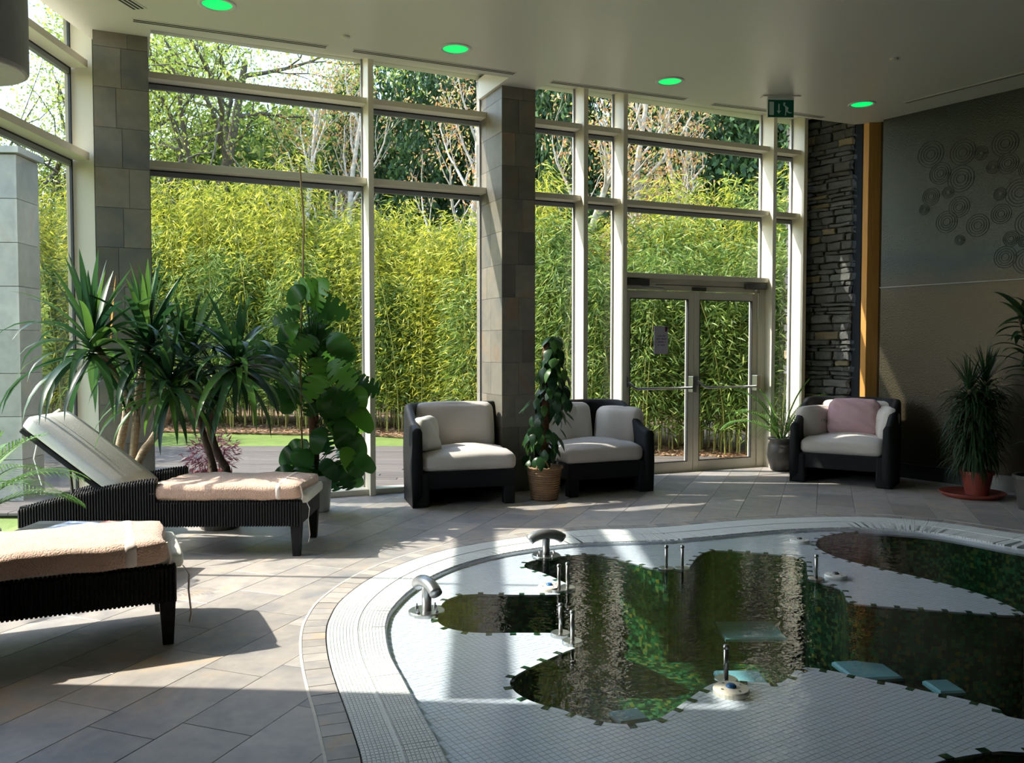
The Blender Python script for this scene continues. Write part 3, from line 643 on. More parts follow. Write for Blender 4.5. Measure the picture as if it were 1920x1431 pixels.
# dry stone wall: from the glass line towards the room, runs on outside; x along, y out of its face (towards the pool)
S0 = Vector((3.475, 10.42, 0)); SDv = Vector((.585, -.811, 0)).normalized(); SNv = Vector((-.811, -.585, 0))
MS = Matrix(((SDv.x, SNv.x, 0, S0.x), (SDv.y, SNv.y, 0, S0.y), (0, 0, 1, 0), (0, 0, 0, 1)))
LX0, LX1 = -.14, .72
ws = struct(MB().box(LX0, LX1, -.45, -.035, -.05, ROOF).build('wall_stone', M['stone_fill'], mw=MS))
rs = random.Random(5); z = 0.0; stones = 0
while z < CEIL + .12:
    hgt = rs.choice([.035, .045, .055, .07, .085, .10]) * 1.05; x = LX0 + rs.uniform(-.05, 0)
    while x < LX1 - .03:
        wd = rs.uniform(.11, .34); x1 = min(x + wd, LX1 + rs.uniform(-.02, .015))
        if LX1 - x1 < .07: x1 = LX1 + rs.uniform(-.02, .012)
        hh = hgt; g = .004; dpth = rs.uniform(-.012, .03)
        n_ = 5; pts = []
        cxs, czs = (x + x1) / 2, z + hh / 2; ax, az = (x1 - x) / 2 - g, hh / 2 - g
        tilt = rs.uniform(-.03, .03)
        for (ux, uz) in ((-1, -1), (-.3, -1), (.4, -1), (1, -1), (1, .1), (1, 1), (.3, 1), (-.4, 1), (-1, 1), (-1, 0)):
            pts.append(((ux * ax + rs.uniform(-.012, .012)), (uz * az + rs.uniform(-.009, .006) + tilt * ux * ax)))
        k = len(pts); vs = [(a, -.07, c) for a, c in pts] + [(a, dpth - .012, c) for a, c in pts] + [(a * .9, dpth + rs.uniform(-.004, .006), c * .82) for a, c in pts]
        fs = [(i, (i + 1) % k, (i + 1) % k + k, i + k) for i in range(k)] + [(i + k, (i + 1) % k + k, (i + 1) % k + 2 * k, i + 2 * k) for i in range(k)] + [tuple(range(2 * k, 3 * k))]
        m_ = M['stone_buff'] if rs.random() < .09 else M['stone_grey']
        if x1 > x + .03: MB().add(vs, fs).build('stone', m_, ws, mw=Matrix.Translation((cxs, 0, czs))); stones += 1
        x = x1
    z += hgt

# ------------------------------------------------------------------ clad pillars
def pillar(name, s0, s1, t0, t1):
    o = struct(MB().box(s0 + .012, s1 - .012, -t1 + .012, -t0, -.05, ROOF).build(name, M['grout'], mw=MW(0, 0)))
    rr = random.Random(int(s0 * 100)); zz = 0.0; row = 0
    while zz < CEIL + .2:
        z1 = min(zz + .315, CEIL + .22); cut = s0 + (s1 - s0) * (.5 if row % 2 else .62 if row % 4 == 0 else .4)
        for a, b in ((s0, cut - .0015), (cut + .0015, s1)):
            c = (a + b) / 2; MB().box(a - c, b - c, -.008, .006, .0015, z1 - zz - .0015).build('wall_tile', M['pillar_tile'], o, mw=Matrix.Translation((c, -t1 + .006, zz)))
        for side in (s0, s1):
            m0 = (t0 + t1) / 2 + rr.choice([-.06, .05])
            for a, b in ((-t1 + .012, -m0 - .0015), (-m0 + .0015, -t0 - .0)):
                c = (a + b) / 2; MB().box(-.006, .006, a - c, b - c, .0015, z1 - zz - .0015).build('wall_tile', M['pillar_tile'], o, mw=Matrix.Translation((side + (.006 if side == s0 else -.006), c, zz)))
        zz = z1; row += 1
    return o
pillar('wall_pillar_centre', -1.2185, -.8655, -.12, .53)
pillar('wall_pillar_left', -4.716, -4.318, -.12, .53)

# ------------------------------------------------------------------ glazed wall: mullions are trims, every bay is a window
MWm = MW(0, 0)
trim_n = 4
for s in (-2.43, -.146, .333, 2.352, 2.812):
    o = struct(MB().box(s, s + .052, -.2, .0, 0, ROOF).box(s - .004, s + .056, .0, .05, 0, ROOF).build('trim_%d' % trim_n, M['cream'], mw=MWm, bevel=.002)); trim_n += 1
def bay(num, s0, s1, zs=(0.0, 3.0, 3.745), door=False):
    wn = empty('window_%d' % num, W((s0 + s1) / 2, 0)[:], AW); wn['kind'] = 'structure'; c = (s0 + s1) / 2; h = (s1 - s0) / 2
    zl = list(zs)
    for i, z in enumerate(zl):
        if door and i == 0: continue
        top = z + (.055 if z == 0 else 0.0); bot = z if z == 0 else z - .055
        MB().box(-h, h, -.14, 0, bot, top).build('transom' if z else 'sill', M['cream'], wn, bevel=.002)
        if z:
            MB().box(-h, h, -.003, .012, bot - .012, bot).build('gasket', M['rubber'], wn)
            MB().box(-h, h, .0, .04, bot - .05, bot - .012).build('outer_frame', M['frame_grey'], wn)
    lev = [(.055, 2.945), (3.0, 3.69), (3.745, ROOF)]
    if door: lev[0] = (2.22, 2.945)
    for a, b in lev:
        MB().box(-h, h, .012, .018, a, b).build('pane', M['glass'], wn)
        for sx in (-1, 1): MB().box(sx * h - (.018 if sx > 0 else 0), sx * h + (.018 if sx < 0 else 0), -.004, .014, a, b).build('gasket', M['frame_grey'], wn)
    return wn
bay(1, -4.32, -2.43); bay(2, -2.378, -1.2185); bay(3, -.8655, -.146); bay(4, -.094, .333); bay(5, .385, 2.352, door=True); bay(6, 2.404, 2.812); 
# last strip between mullion and stone wall
# ---- double door
def leaf(num, s0, s1, hinge_left):
    d = empty('door_%d' % num, W((s0 + s1) / 2, .0)[:], AW); d['kind'] = 'structure'; h = (s1 - s0) / 2; st = .075
    zt, zb = 2.035, .0
    mm = MB().box(-h, -h + st, -.075, -.015, zb + .012, zt).box(h - st, h, -.075, -.015, zb + .012, zt).box(-h + st, h - st, -.075, -.015, zt - .085, zt).box(-h + st, h - st, -.075, -.015, zb + .012, .115)
    mm.build('leaf_frame', M['cream'], d, bevel=.002)
    gx = h - st
    MB().box(-gx, gx, -.048, -.042, .115, zt - .085).build('pane', M['glass'], d)
    mm = MB()
    for a, b, c, e in ((-gx, -gx + .008, .115, zt - .085), (gx - .008, gx, .115, zt - .085), (-gx, gx, zt - .093, zt - .085), (-gx, gx, .115, .123)): mm.box(a, b, -.078, -.04, c, e)
    mm.build('gasket', M['rubber'], d)
    # push bar
    e = -1 if hinge_left else -1
    zz = .955; pb = MB(); pb.tube([(-h + .03, -.085, zz + .075), (-h + .05, -.12, zz + .06), (-h + .10, -.15, zz + .008), (-h + .14, -.155, zz), (h - .06, -.155, zz)], .014, 10)
    b = pb.build('push_bar', M['steel'], d, smooth=True)
    MB().box(h - .075, h - .02, -.17, -.075, zz - .05, zz + .13).build('latch_box', M['steel'], d, bevel=.004)
    MB().box(-h + .01, -h + .045, -.105, -.075, zz + .02, zz + .13).build('bracket', M['alu'], d, bevel=.003)
    return d, h
d1, h1 = leaf(1, .425, 1.343, True); d2, h2 = leaf(2, 1.349, 2.245, False)
df = struct(MB().box(.385, .425, -.09, .0, 0, 2.22).box(2.248, 2.352, -.09, .0, 0, 2.22).box(.385, 2.352, -.09, .0, 2.045, 2.165).box(.385, 2.352, -.14, 0, 2.165, 2.22).box(.385, 2.352, -.09, 0, 0, .012).build('trim_%d' % trim_n, M['cream'], mw=MWm, bevel=.002)); trim_n += 1
for sx, nm in ((.42, 0), (2.03, 1)):
    cl = MB().box(sx, sx + .28, -.155, -.091, 2.085, 2.15).build('door_closer', M['dark_metal'], df, bevel=.004)
    MB().tube([(sx + .2, -.13, 2.08), (sx + .42 if nm == 0 else sx + .05, -.2, 2.062), (sx + .52 if nm == 0 else sx + .22, -.1, 2.05)], .009, 6).build('closer_arm', M['steel'], cl)
MB().box(1.30, 1.48, -.12, -.091, 2.045, 2.085).build('latch_keep', M['dark_metal'], df)
MB().tube([(.8, -.12, 2.1), (2.05, -.12, 2.1)], .005, 6).build('selector_rod', M['dark_metal'], df)
# paper notice on the left leaf
nt_ = empty('paper_notice', W(.919, .055, 1.49)[:], AW, label='A4 paper notice, tinted as if backlit, taped to the left door pane', cat='notice')
MB().box(-.092, .092, -.0005, .0005, -.155, .155).build('sheet', M['paper'], nt_)
mm = MB(); rr = random.Random(2)
for li, (y, wd, words) in enumerate(((.045, .105, (5, 3)), (.012, .13, (4, 6)), (-.022, .13, (1, 7, 2)), (-.056, .10, (2, 5)))):
    tot = sum(words) + len(words) - 1; u = wd / tot; x = -wd / 2 + .004
    for wl in words:
        for k in range(wl):
            hh = rr.choice([.008, .011, .014]); mm.box(x + .0008, x + u * .78, -.0014, -.0006, y - .005, y - .005 + hh); x += u
        x += u
mm.build('lettering', M['ink'], nt_); MB().box(.052, .084, -.0014, -.0006, .095, .15).build('corner_mark', M['maroon'], nt_)

# ------------------------------------------------------------------ left glazed wall (runs away from the camera)
LA = math.atan(.037)
def LX(y): return -3.6 + .037 * (7.05 - y) * 1.0
mw_l = Matrix.Translation((-3.6, 7.05, 0)) @ Matrix.Rotation(math.pi / 2 + LA, 4, 'Z')       # x points away from the camera, y to the outside
wl = empty('window_7', (-3.6, 7.05, 0), math.pi / 2 + LA); wl['kind'] = 'structure'
Lw = 7.05 - 3.62
MB().box(-Lw, 0, -.14, 0, 0, .055).build('sill', M['cream'], wl)
for z in (3.0, 3.745):
    MB().box(-Lw, 0, -.14, 0, z - .06, z).build('transom', M['cream'], wl, bevel=.002); MB().box(-Lw, 0, .0, .04, z - .11, z - .072).build('outer_frame', M['frame_grey'], wl); MB().box(-Lw, 0, -.003, .012, z - .072, z - .06).build('gasket', M['rubber'], wl)
for x in (-1.73,): MB().box(x - .014, x + .014, -.012, .02, .055, ROOF).build('glazing_joint', M['frame_grey'], wl)
for a, b in ((.055, 2.94), (3.0, 3.685), (3.745, ROOF)):
    for x0, x1 in ((-Lw, -1.745), (-1.715, 0)): MB().box(x0, x1, .012, .018, a, b).build('pane', M['glass'], wl)
    MB().box(-.022, 0, -.004, .014, a, b).build('gasket', M['rubber'], wl)
struct(MB().box(-.02, .19, -.03, .03, 0, ROOF).box(-.02, .01, -.03, .2, 0, ROOF).build('trim_%d' % trim_n, M['cream'], mw=Matrix.Translation((-3.64, 7.08, 0)) @ Matrix.Rotation(R(18), 4, 'Z'), bevel=.002)); trim_n += 1
struct(MB().box(-.03, .2, .0, .05, 0, ROOF).build('trim_%d' % trim_n, M['dark_metal'], mw=Matrix.Translation((-3.50, 7.2, 0)) @ Matrix.Rotation(R(24), 4, 'Z'))); trim_n += 1
# roof edge above the recess is closed by trim_1; small white returns
# ------------------------------------------------------------------ ceiling fittings
def on_ceiling(px, py): p = FP(px, py, CEIL); return p
for i, (px, py, lb) in enumerate([(407, 8, 'nearest green ceiling downlight, cut by the top edge'), (854, 91, 'green ceiling downlight second from the left'), (1256, 152, 'green ceiling downlight above the double door'), (1616, 195, 'farthest green ceiling downlight near the timber post')]):
    p = on_ceiling(px, py); t = empty('ceiling_light', (p.x, p.y, CEIL), label=lb, cat='light', group='green ceiling lights in a row')
    MB().lathe([(.135, .002), (.135, -.006), (.125, -.011), (.108, -.009), (.106, .004)], 40).build('trim_ring', M['white_plastic'], t, smooth=True)
    MB().lathe([(.106, .0), (.1, -.004), (.001, -.006)], 40).build('lens', M['lamp'], t, smooth=True)
def vent(p0, p1, label, wd=.09, n=2):
    a, b = on_ceiling(*p0), on_ceiling(*p1); d = b - a; L = d.length; ang = math.atan2(d.y, d.x)
    t = empty('ceiling_slot_vent', (a.x, a.y, CEIL), ang, label=label, cat='vent', group='linear slot vents in the ceiling')
    MB().box(0, L, -wd / 2, wd / 2, -.004, .0).build('frame', M['ceiling'], t)
    for k in range(n):
        y = (k - (n - 1) / 2) * .034; MB().box(.01, L - .01, y - .009, y + .009, -.0052, -.0042).build('slot', M['rubber'], t)
vent((247, 37), (614, 88), 'slot vent along the glass, first from the left pillar'); vent((660, 94), (966, 138), 'slot vent left of the centre pillar'); vent((1032, 153), (1286, 186), 'slot vent above the double door')
vent((1335, 195), (1545, 220), 'slot vent behind the exit sign'); vent((1697, 193), (1925, 136), 'slot vent beside the dark panelled wall', n=1); vent((262, 17), (215, -12), 'short slot vent at the top left', n=3, wd=.12)
for px, py, lb in ((648, 68, 'small white ceiling sensor between the slot vents'), (1676, 110, 'small ceiling sensor towards the dark wall')):
    p = on_ceiling(px, py); o = MB().lathe([(.035, .0), (.035, -.012), (.02, -.02), (.001, -.022)], 20).build('ceiling_sensor', M['ceiling'], mw=Vector((p.x, p.y, CEIL))); tag(o, lb, 'sensor')
p = FP(1464, 181, CEIL); sg = empty('exit_sign', (p.x, p.y, CEIL), R(3), label='green exit sign with running figure and down arrow hanging from the ceiling', cat='sign')
MB().box(-.19, .19, -.045, .045, -.012, 0).build('ceiling_plate', M['ceiling'], sg, bevel=.003)
MB().box(-.135, .13, -.016, .016, -.036, -.012).build('housing', M['white_plastic'], sg, bevel=.003); MB().box(-.137, -.131, -.012, .012, -.215, -.03).build('side_rail', M['white_plastic'], sg)
bd = MB().box(-.13, .13, -.008, .008, -.205, -.036).build('panel', M['sign_green'], sg)
def flat(poly): return MB().prism([(x, y) for x, y in poly], .0082, .0092)
fm = MB()
for poly in ([(-.118, -.055), (-.072, -.055), (-.072, -.185), (-.118, -.185)], [(-.027, -.075), (-.015, -.075), (-.015, -.145), (-.027, -.145)], [(-.042, -.142), (0, -.142), (-.021, -.172)],
             [(.034, -.088), (.058, -.1), (.078, -.112), (.066, -.148), (.046, -.148), (.044, -.11)], [(.02, -.085), (.028, -.076), (.052, -.098), (.046, -.108)], [(.046, -.14), (.056, -.146), (.05, -.19), (.04, -.19)], [(.062, -.138), (.07, -.144), (.09, -.158), (.108, -.156), (.108, -.166), (.084, -.168), (.056, -.15)]):
    fm.add([(x, -.0095, y) for x, y in poly] + [(x, -.0082, y) for x, y in poly], [tuple(range(len(poly)))] + [(i, (i + 1) % len(poly), (i + 1) % len(poly) + len(poly), i + len(poly)) for i in range(len(poly))])
hp = [(.034 + .011 * math.cos(a), -.07 + .011 * math.sin(a)) for a in np.linspace(0, 2 * math.pi, 12, endpoint=False)]; fm.add([(x, -.0095, y) for x, y in hp], [tuple(range(12))])
fm.build('pictogram', M['sign_white'], sg)
# drum pendant at the top left
dr = empty('drum_pendant', (-2.535, 3.98, CEIL), label='large grey cylindrical pendant cut by the top left corner', cat='lamp')
MB().lathe([(.27, -1.21), (.275, -1.2), (.275, -.05), (.26, -.04)], 48).build('drum', mat('grey_drum', (.36, .37, .35), rough=.6), dr, smooth=False)
MB().lathe([(.262, -1.212), (.258, -1.218), (.001, -1.22)], 48).build('bottom_diffuser', mat('pale_diffuser', (.55, .55, .50), rough=.6), dr)
MB().tube([(0, 0, -.05), (0, 0, 0)], .02, 10).build('rod', M['white_plastic'], dr)

# ================================================================== FURNITURE
def tub_shell(w_, d_, h_arm, h_back, left=True, right=True, th=.085, rcorner=.34, zb=.0):
    """wicker tub: plan path from the right arm end round the back to the left arm end; +y is the back. Leftmost = -x"""
    pts = []; hx, hy = w_ / 2, d_ / 2; rc = rcorner
    if right:
        for y in np.linspace(-hy, hy - rc, 8): pts.append((hx + .0, y))
        for a in np.linspace(0, math.pi / 2, 12)[1:]: pts.append((hx - rc + rc * math.cos(a), hy - rc + rc * math.sin(a)))
    else: pts.append((hx, hy))
    x0 = hx - rc if right else hx; x1 = -hx + rc if left else -hx
    for x in np.linspace(x0, x1, 8)[1:]: pts.append((x, hy))
    if left:
        for a in np.linspace(math.pi / 2, math.pi, 12)[1:]: pts.append((-hx + rc + rc * math.cos(a), hy - rc + rc * math.sin(a)))
        for y in np.linspace(hy - rc, -hy, 8)[1:]: pts.append((-hx, y))
    pts = [Vector(p) for p in pts]; n = len(pts); mb = MB(); ring = None; vs = []
    for i, p in enumerate(pts):
        d = (pts[min(i + 1, n - 1)] - pts[max(i - 1, 0)]).normalized(); inn = Vector((-d.y, d.x))
        u = min(1, max(0, (p.y + hy) / (d_ * .72))); u = u * u * (3 - 2 * u); H = h_arm + (h_back - h_arm) * u
        for (o, z) in ((.0, zb), (-.008, H * .5), (0, H - .035), (.014, H - .008), (th * .5, H), (th - .014, H - .008), (th, H - .035), (th + .004, H * .5), (th, zb + .10)):
            q = p + inn * o; vs.append((q.x, q.y, z))
    k = 9; fs = [(i * k + j, (i + 1) * k + j, (i + 1) * k + (j + 1) % k, i * k + (j + 1) % k) for i in range(n - 1) for j in range(k)] + [tuple(range(k)), tuple(range((n - 1) * k, n * k))[::-1]]
    mb.add(vs, fs); return mb
def armchair(loc, rz, label, kind, w_=.92, d_=.84, h_arm=.62, h_back=.86):
    t = empty('wicker_armchair', (loc[0], loc[1], 0), rz, label=label, cat='armchair', group='dark wicker lounge chairs by the glass'); hx, hy = w_ / 2, d_ / 2
    left = kind in ('left', 'both'); right = kind in ('right', 'both')
    tub_shell(w_, d_, h_arm, h_back, left, right).build('backrest', M['wicker'], t, smooth=True)
    xl = -hx + (.08 if left else 0); xr = hx - (.08 if right else 0)
    MB().box(xl, xr, -hy + .02, hy - .06, .155, .31).build('seat_frame', M['wicker'], t, bevel=.012)
    legs = []
    if not left: legs += [(-hx, -hy + .01), (-hx, hy - .12)]
    if not right: legs += [(hx - .10, -hy + .01), (hx - .10, hy - .12)]
    for x, y in legs: MB().box(x, x + .10, y, y + .10, 0, .17).build('leg', M['wicker'], t, bevel=.01)
    if left: MB().box(-hx + .004, -hx + .15, -hy + .004, -hy + .14, 0, .30).build('leg', M['wicker'], t, bevel=.02)
    if right: MB().box(hx - .15, hx - .004, -hy + .004, -hy + .14, 0, .30).build('leg', M['wicker'], t, bevel=.02)
    ov = .05 if kind != 'both' else 0
    cxl = xl + .01 - (0 if left else .03); cxr = xr - .01 + (0 if right else .03)
    def seatfn(p, q): p.z += .012 * math.sin(q[0] * 3 + 1) * (q[2] > 0) + .006 * math.sin(q[1] * 9); return p
    rbox((cxr - cxl, d_ - .14, .17), .06, 12, (.015, .015, .025), seatfn).build('seat_cushion', M['cushion'], t, smooth=True, mw=Matrix.Translation(((cxl + cxr) / 2, -.05, .39)))
    return t, xl, xr, hx, hy
def back_cushion(t, x0, x1, y, tilt, z=.63, h=.42, name='back_cushion', rz=0):
    def fn(p, q): p.y += .01 * math.sin(q[0] * 5); return p
    m_ = Matrix.Translation(((x0 + x1) / 2, y, z)) @ Matrix.Rotation(rz, 4, 'Z') @ Matrix.Rotation(tilt, 4, 'X')
    return rbox((x1 - x0, .15, h), .07, 12, (.01, .03, .015), fn).build(name, M['cushion'], t, smooth=True, mw=m_)
# left chair (arm on its left side only)
FA1 = Vector((-.86, 7.40)); ang1 = R(15.5)
ux, uy = Vector((math.cos(ang1), math.sin(ang1))), Vector((-math.sin(ang1), math.cos(ang1)))
c1 = FA1 + ux * .46 + uy * .42
t, xl, xr, hx, hy = armchair(c1, ang1, 'dark wicker lounge chair left of the centre pillar, open on its right side', 'left', .93, .84, .70, .88)
back_cushion(t, -.34, .42, .24, R(-12), z=.65, h=.46)
t2 = rbox((.34, .13, .34), .06, 10, (.0, .03, .0), lambda p, q: Vector((p.x, p.y + .02 * math.sin(q[0] * 4 + q[2] * 3), p.z + .03 * q[0] * q[2])))
o = t2.build('scatter_cushion', M['cushion_white'], None, smooth=True); pz = c1 + ux * -.29 + uy * -.12
o.matrix_basis = Matrix.Translation((pz.x, pz.y, .615)) @ Matrix.Rotation(ang1 + R(62), 4, 'Z') @ Matrix.Rotation(R(-20), 4, 'X') @ Matrix.Rotation(R(12), 4, 'Y'); tag(o, 'small off-white cushion slumped against the left arm of the left chair', 'cushion')
# second chair (arm on its right side)
FA2 = Vector((1.385, 8.30)); ang2 = R(24)
ux, uy = Vector((math.cos(ang2), math.sin(ang2))), Vector((-math.sin(ang2), math.cos(ang2)))
c2 = FA2 - ux * .46 + uy * .42
t, xl, xr, hx, hy = armchair(c2, ang2, 'dark wicker lounge chair between the leafy basket plant and the double door', 'right', .92, .84, .60, .87)
back_cushion(t, -.42, .12, .26, R(-12)); back_cushion(t, .08, .60, .05, R(-12), z=.60, h=.40, name='arm_cushion', rz=R(-58))
# third chair, both arms, by the dark wall
ang3 = R(-33); ux, uy = Vector((math.cos(ang3), math.sin(ang3))), Vector((-math.sin(ang3), math.cos(ang3)))
FA3 = Vector((2.93, 8.93)); c3 = FA3 + ux * .485 + uy * .42
t, xl, xr, hx, hy = armchair(c3, ang3, 'dark wicker tub armchair with two arms in front of the stone wall', 'both', .99, .84, .62, .87)
back_cushion(t, -.36, .40, .27, R(-14), z=.63, h=.40); back_cushion(t, -.60, -.10, .02, R(-8), z=.60, h=.34, name='arm_cushion', rz=R(68)); back_cushion(t, .12, .58, .08, R(-10), z=.60, h=.36, name='arm_cushion', rz=R(-66))
o = rbox((.50, .15, .40), .065, 14, (-.02, .05, -.02), lambda p, q: Vector((p.x, p.y + .008 * math.sin(q[0] * 8 + q[2] * 11), p.z))).build('pink_cushion', M['pink'], None, smooth=True)
pz = c3 + ux * .03 + uy * .10; o.matrix_basis = Matrix.Translation((pz.x, pz.y, .655)) @ Matrix.Rotation(ang3, 4, 'Z') @ Matrix.Rotation(R(-20), 4, 'X'); tag(o, 'crumpled dusty pink cushion in the tub armchair', 'cushion')

# ---- sun loungers: x runs from the foot end (0) to the head end, y across
def lounger(foot, rz, label, back_angle=37, flip=1, Lg=1.86):
    """foot = floor point of the near foot leg; x axis towards the head"""
    t = empty('sun_lounger', (foot[0], foot[1], 0), rz, label=label, cat='sun lounger'); Wd = .64
    def top(x): return .375 if x < .96 else .525 - .19 * ((x - .96) / .9) ** 1.35
    def bot(x): return .21
    sd = flip
    for y0 in (0, Wd - .045):
        mb = MB(); X = [0, .3, .6, .955, .965] + list(np.linspace(1.05, Lg, 8)); vs = []
        for x in X: vs += [(x, (y0) * sd, bot(x)), (x, (y0) * sd, top(x) - .006), (x, (y0 + .045) * sd, top(x) - .006), (x, (y0 + .045) * sd, bot(x))]
        fs = [(i * 4 + j, (i + 1) * 4 + j, (i + 1) * 4 + (j + 1) % 4, i * 4 + (j + 1) % 4) for i in range(len(X) - 1) for j in range(4)] + [(0, 1, 2, 3), tuple(range(4 * len(X) - 4, 4 * len(X)))[::-1]]
        mb.add(vs, fs); o = mb.build('side_panel', M['wicker_brown'], t)
        st = MB(); x = .008
        while x < Lg:                                            # upright woven strands, looped over the top edge
            h = top(x); y = y0 * sd; y1 = (y0 + .045) * sd
            st.tube([(x, y - .002 * sd, bot(x) - .004), (x, y - .003 * sd, h - .012), (x, (y + y1) / 2, h + .004), (x, y1 + .003 * sd, h - .012), (x, y1 + .002 * sd, bot(x) - .004)], .0068, 5); x += .0185
        tag(st.build('wicker_strand', M['wicker_brown'], o), kind='stuff')
    for x0, x1 in ((0, .045), (Lg - .045, Lg)): MB().box(x0, x1, min(.045 * sd, (Wd - .045) * sd), max(.045 * sd, (Wd - .045) * sd), .22, .335 if x0 > 1 else .37).build('end_panel', M['wicker_brown'], t)
    MB().box(.03, 1.25, min(.04 * sd, (Wd - .04) * sd), max(.04 * sd, (Wd - .04) * sd), .30, .345).build('seat_deck', M['wicker_brown'], t)
    for x in (.004, Lg - .08):
        for y in (.0, Wd - .072):
            a, b = y * sd, (y + .072) * sd; lo, hi = min(a, b), max(a, b); c = (lo + hi) / 2
            mb = MB(); vs = []
            for z, k in ((.0, .024), (.22, .036), (.35, .036)): vs += [(x + .036 - k, c - k, z), (x + .036 + k, c - k, z), (x + .036 + k, c + k, z), (x + .036 - k, c + k, z)]
            fs = [(i * 4 + j, i * 4 + (j + 1) % 4, (i + 1) * 4 + (j + 1) % 4, (i + 1) * 4 + j) for i in range(2) for j in range(4)] + [(3, 2, 1, 0), (8, 9, 10, 11)]
            mb.add(vs, fs); mb.build('leg', M['wicker_brown'], t)
    ba = R(back_angle); bl = .82; hxp = 1.22
    mb_ = Matrix.Translation((hxp, Wd / 2 * sd, .36)) @ Matrix.Rotation(-ba, 4, 'Y')
    MB().box(0, bl, -Wd / 2 + .06, Wd / 2 - .06, -.03, .005).build('backrest', M['wicker_brown'], t, mw=mb_, bevel=.01)
    MB().tube([(hxp + .45, .3 * sd, .62), (hxp + .42, .3 * sd, .28)], .012, 6).build('prop_bar', M['dark_metal'], t)
    rbox((bl + .01, Wd - .06, .10), .035, 10, (.01, .01, .02)).build('back_cushion', M['cushion_white'], t, smooth=True, mw=mb_ @ Matrix.Translation((bl / 2, 0, .062)))
    rbox((1.24, Wd - .06, .085), .03, 10, (.01, .01, .01)).build('seat_cushion', M['cushion_white'], t, smooth=True, mw=Matrix.Translation((.585, Wd / 2 * sd, .388)))
    # pale strap ends
    fl = MB(); pts = [(-.03, .02 * sd, .37), (-.055, -.005 * sd, .33), (-.05, -.02 * sd, .26), (-.06, -.02 * sd, .15), (-.052, -.03 * sd, .11)]
    vs = []; 
    for i, p in enumerate(pts): vs += [(p[0], p[1] - .012, p[2]), (p[0] - .004, p[1] + .014 + (.008 if i > 2 else 0), p[2])]
    fl.add(vs, [(2 * i, 2 * i + 1, 2 * i + 3, 2 * i + 2) for i in range(len(pts) - 1)]); o = fl.build('strap', M['cushion'], t); sm = o.modifiers.new('thick', 'SOLIDIFY'); sm.thickness = .003
    MB().tube([mb_ @ Vector((bl + .03, -.2, .1)), mb_ @ Vector((bl + .08, -.2, -.05)), mb_ @ Vector((bl - .04, -.2, -.30)), mb_ @ Vector((bl - .20, -.2, -.42))], .008, 6).build('strap', M['cushion_white'], t)
    return t
def towel(foot, rz, x0, x1, label, y0=.018, sd=1, z=.378, th=.108, band=(.16, .235)):
    t = empty('bath_towel', (foot[0], foot[1], 0), rz, label=label, cat='towel', group='peach towels on the loungers'); Wd = .615; c = (x0 + x1) / 2
    rr = random.Random(3)
    fn = lambda p, q: Vector((p.x + .012 * math.sin(q[1] * 3) * (q[0] < 0), p.y, p.z + .005 * math.sin(q[0] * 7 + q[1] * 2) + .003 * math.sin(q[1] * 13 + q[0] * 17)))
    rbox((x1 - x0, Wd, th), .036, 16, (0, .006, .004), fn).build('folded_towel', M['towel'], t, smooth=True, mw=Matrix.Translation((c, (y0 + Wd / 2 - .02) * sd, z + th / 2)))
    rbox((band[1] - band[0], Wd + .006, th + .006), .037, 10, (0, .006, .005)).build('woven_band', M['towel_band'], t, smooth=True, mw=Matrix.Translation((x0 + (band[0] + band[1]) / 2, (y0 + Wd / 2 - .02) * sd, z + th / 2 + .001)))
    mb = MB().tube([(x0 - .002, y0 * sd + .0, z + .004), (x0 - .006, y0 * sd + .0, z + .03), (x0 + .01, y0 * sd, z + th - .01)], .006, 6).tube([(x0 + .0, (y0 + .02) * sd, z + th * .5), (x1, (y0 - .018) * sd, z + th * .48)], .0035, 5)
    mb.build('hem', M['towel_band'], t); return t
# far lounger: foot leg at the right, head to the left (x axis points to -X) -> across axis +y local = away from camera needs a flip
FL = FP(566, 1044); az = R(180 + 2.0)
lounger(FL, az, 'far dark wicker sun lounger with raised off-white backrest, in front of the yuccas', 38, flip=-1)
towel(FL, az, .0, 1.0, 'peach towel folded along the seat of the far lounger', sd=-1, z=.378, th=.108, y0=.018, band=(.12, .19))
NL = FP(333, 1208); az2 = R(180 + 26.0)
lounger(NL, az2, 'near dark wicker sun lounger cut by the left edge of the photo', 2, flip=-1, Lg=1.7)
towel(NL, az2, .03, 1.15, 'peach towel with white band on the near lounger', sd=-1, z=.378, th=.118, y0=.018, band=(.12, .21))
# low table between them
tb = empty('side_table', (-2.64, 5.08, 0), R(1), label='low dark wicker table with grey top between the two loungers', cat='table')
MB().box(-.37, .37, -.33, .33, .20, .285).build('table_frame', M['wicker_brown'], tb, bevel=.008); MB().box(-.365, .365, -.325, .325, .286, .30).build('table_top', M['slab'], tb, bevel=.004)
for sx in (-.36, .30):
    for sy in (-.32, .26): MB().box(sx, sx + .06, sy, sy + .06, 0, .2).build('leg', M['wicker_brown'], tb)
def magazine(x, y, rz, m, label, sx=.21, sy=.28, z=.302):
    o = MB().box(-sx / 2, sx / 2, -sy / 2, sy / 2, 0, .006).build('magazine', m, None, mw=Matrix.Translation((x, y, z)) @ Matrix.Rotation(rz, 4, 'Z') @ Matrix.Rotation(.0, 4, 'X')); tag(o, label, 'magazine')
magazine(-2.62, 4.92, .4, M['mag_c'], 'grey magazine on the low table nearest the towel'); magazine(-2.46, 5.22, 1.2, M['mag_a'], 'red-covered magazine on the low table'); magazine(-2.72, 5.20, -.2, M['mag_b'], 'blue and white magazine on the low table beside the red one')

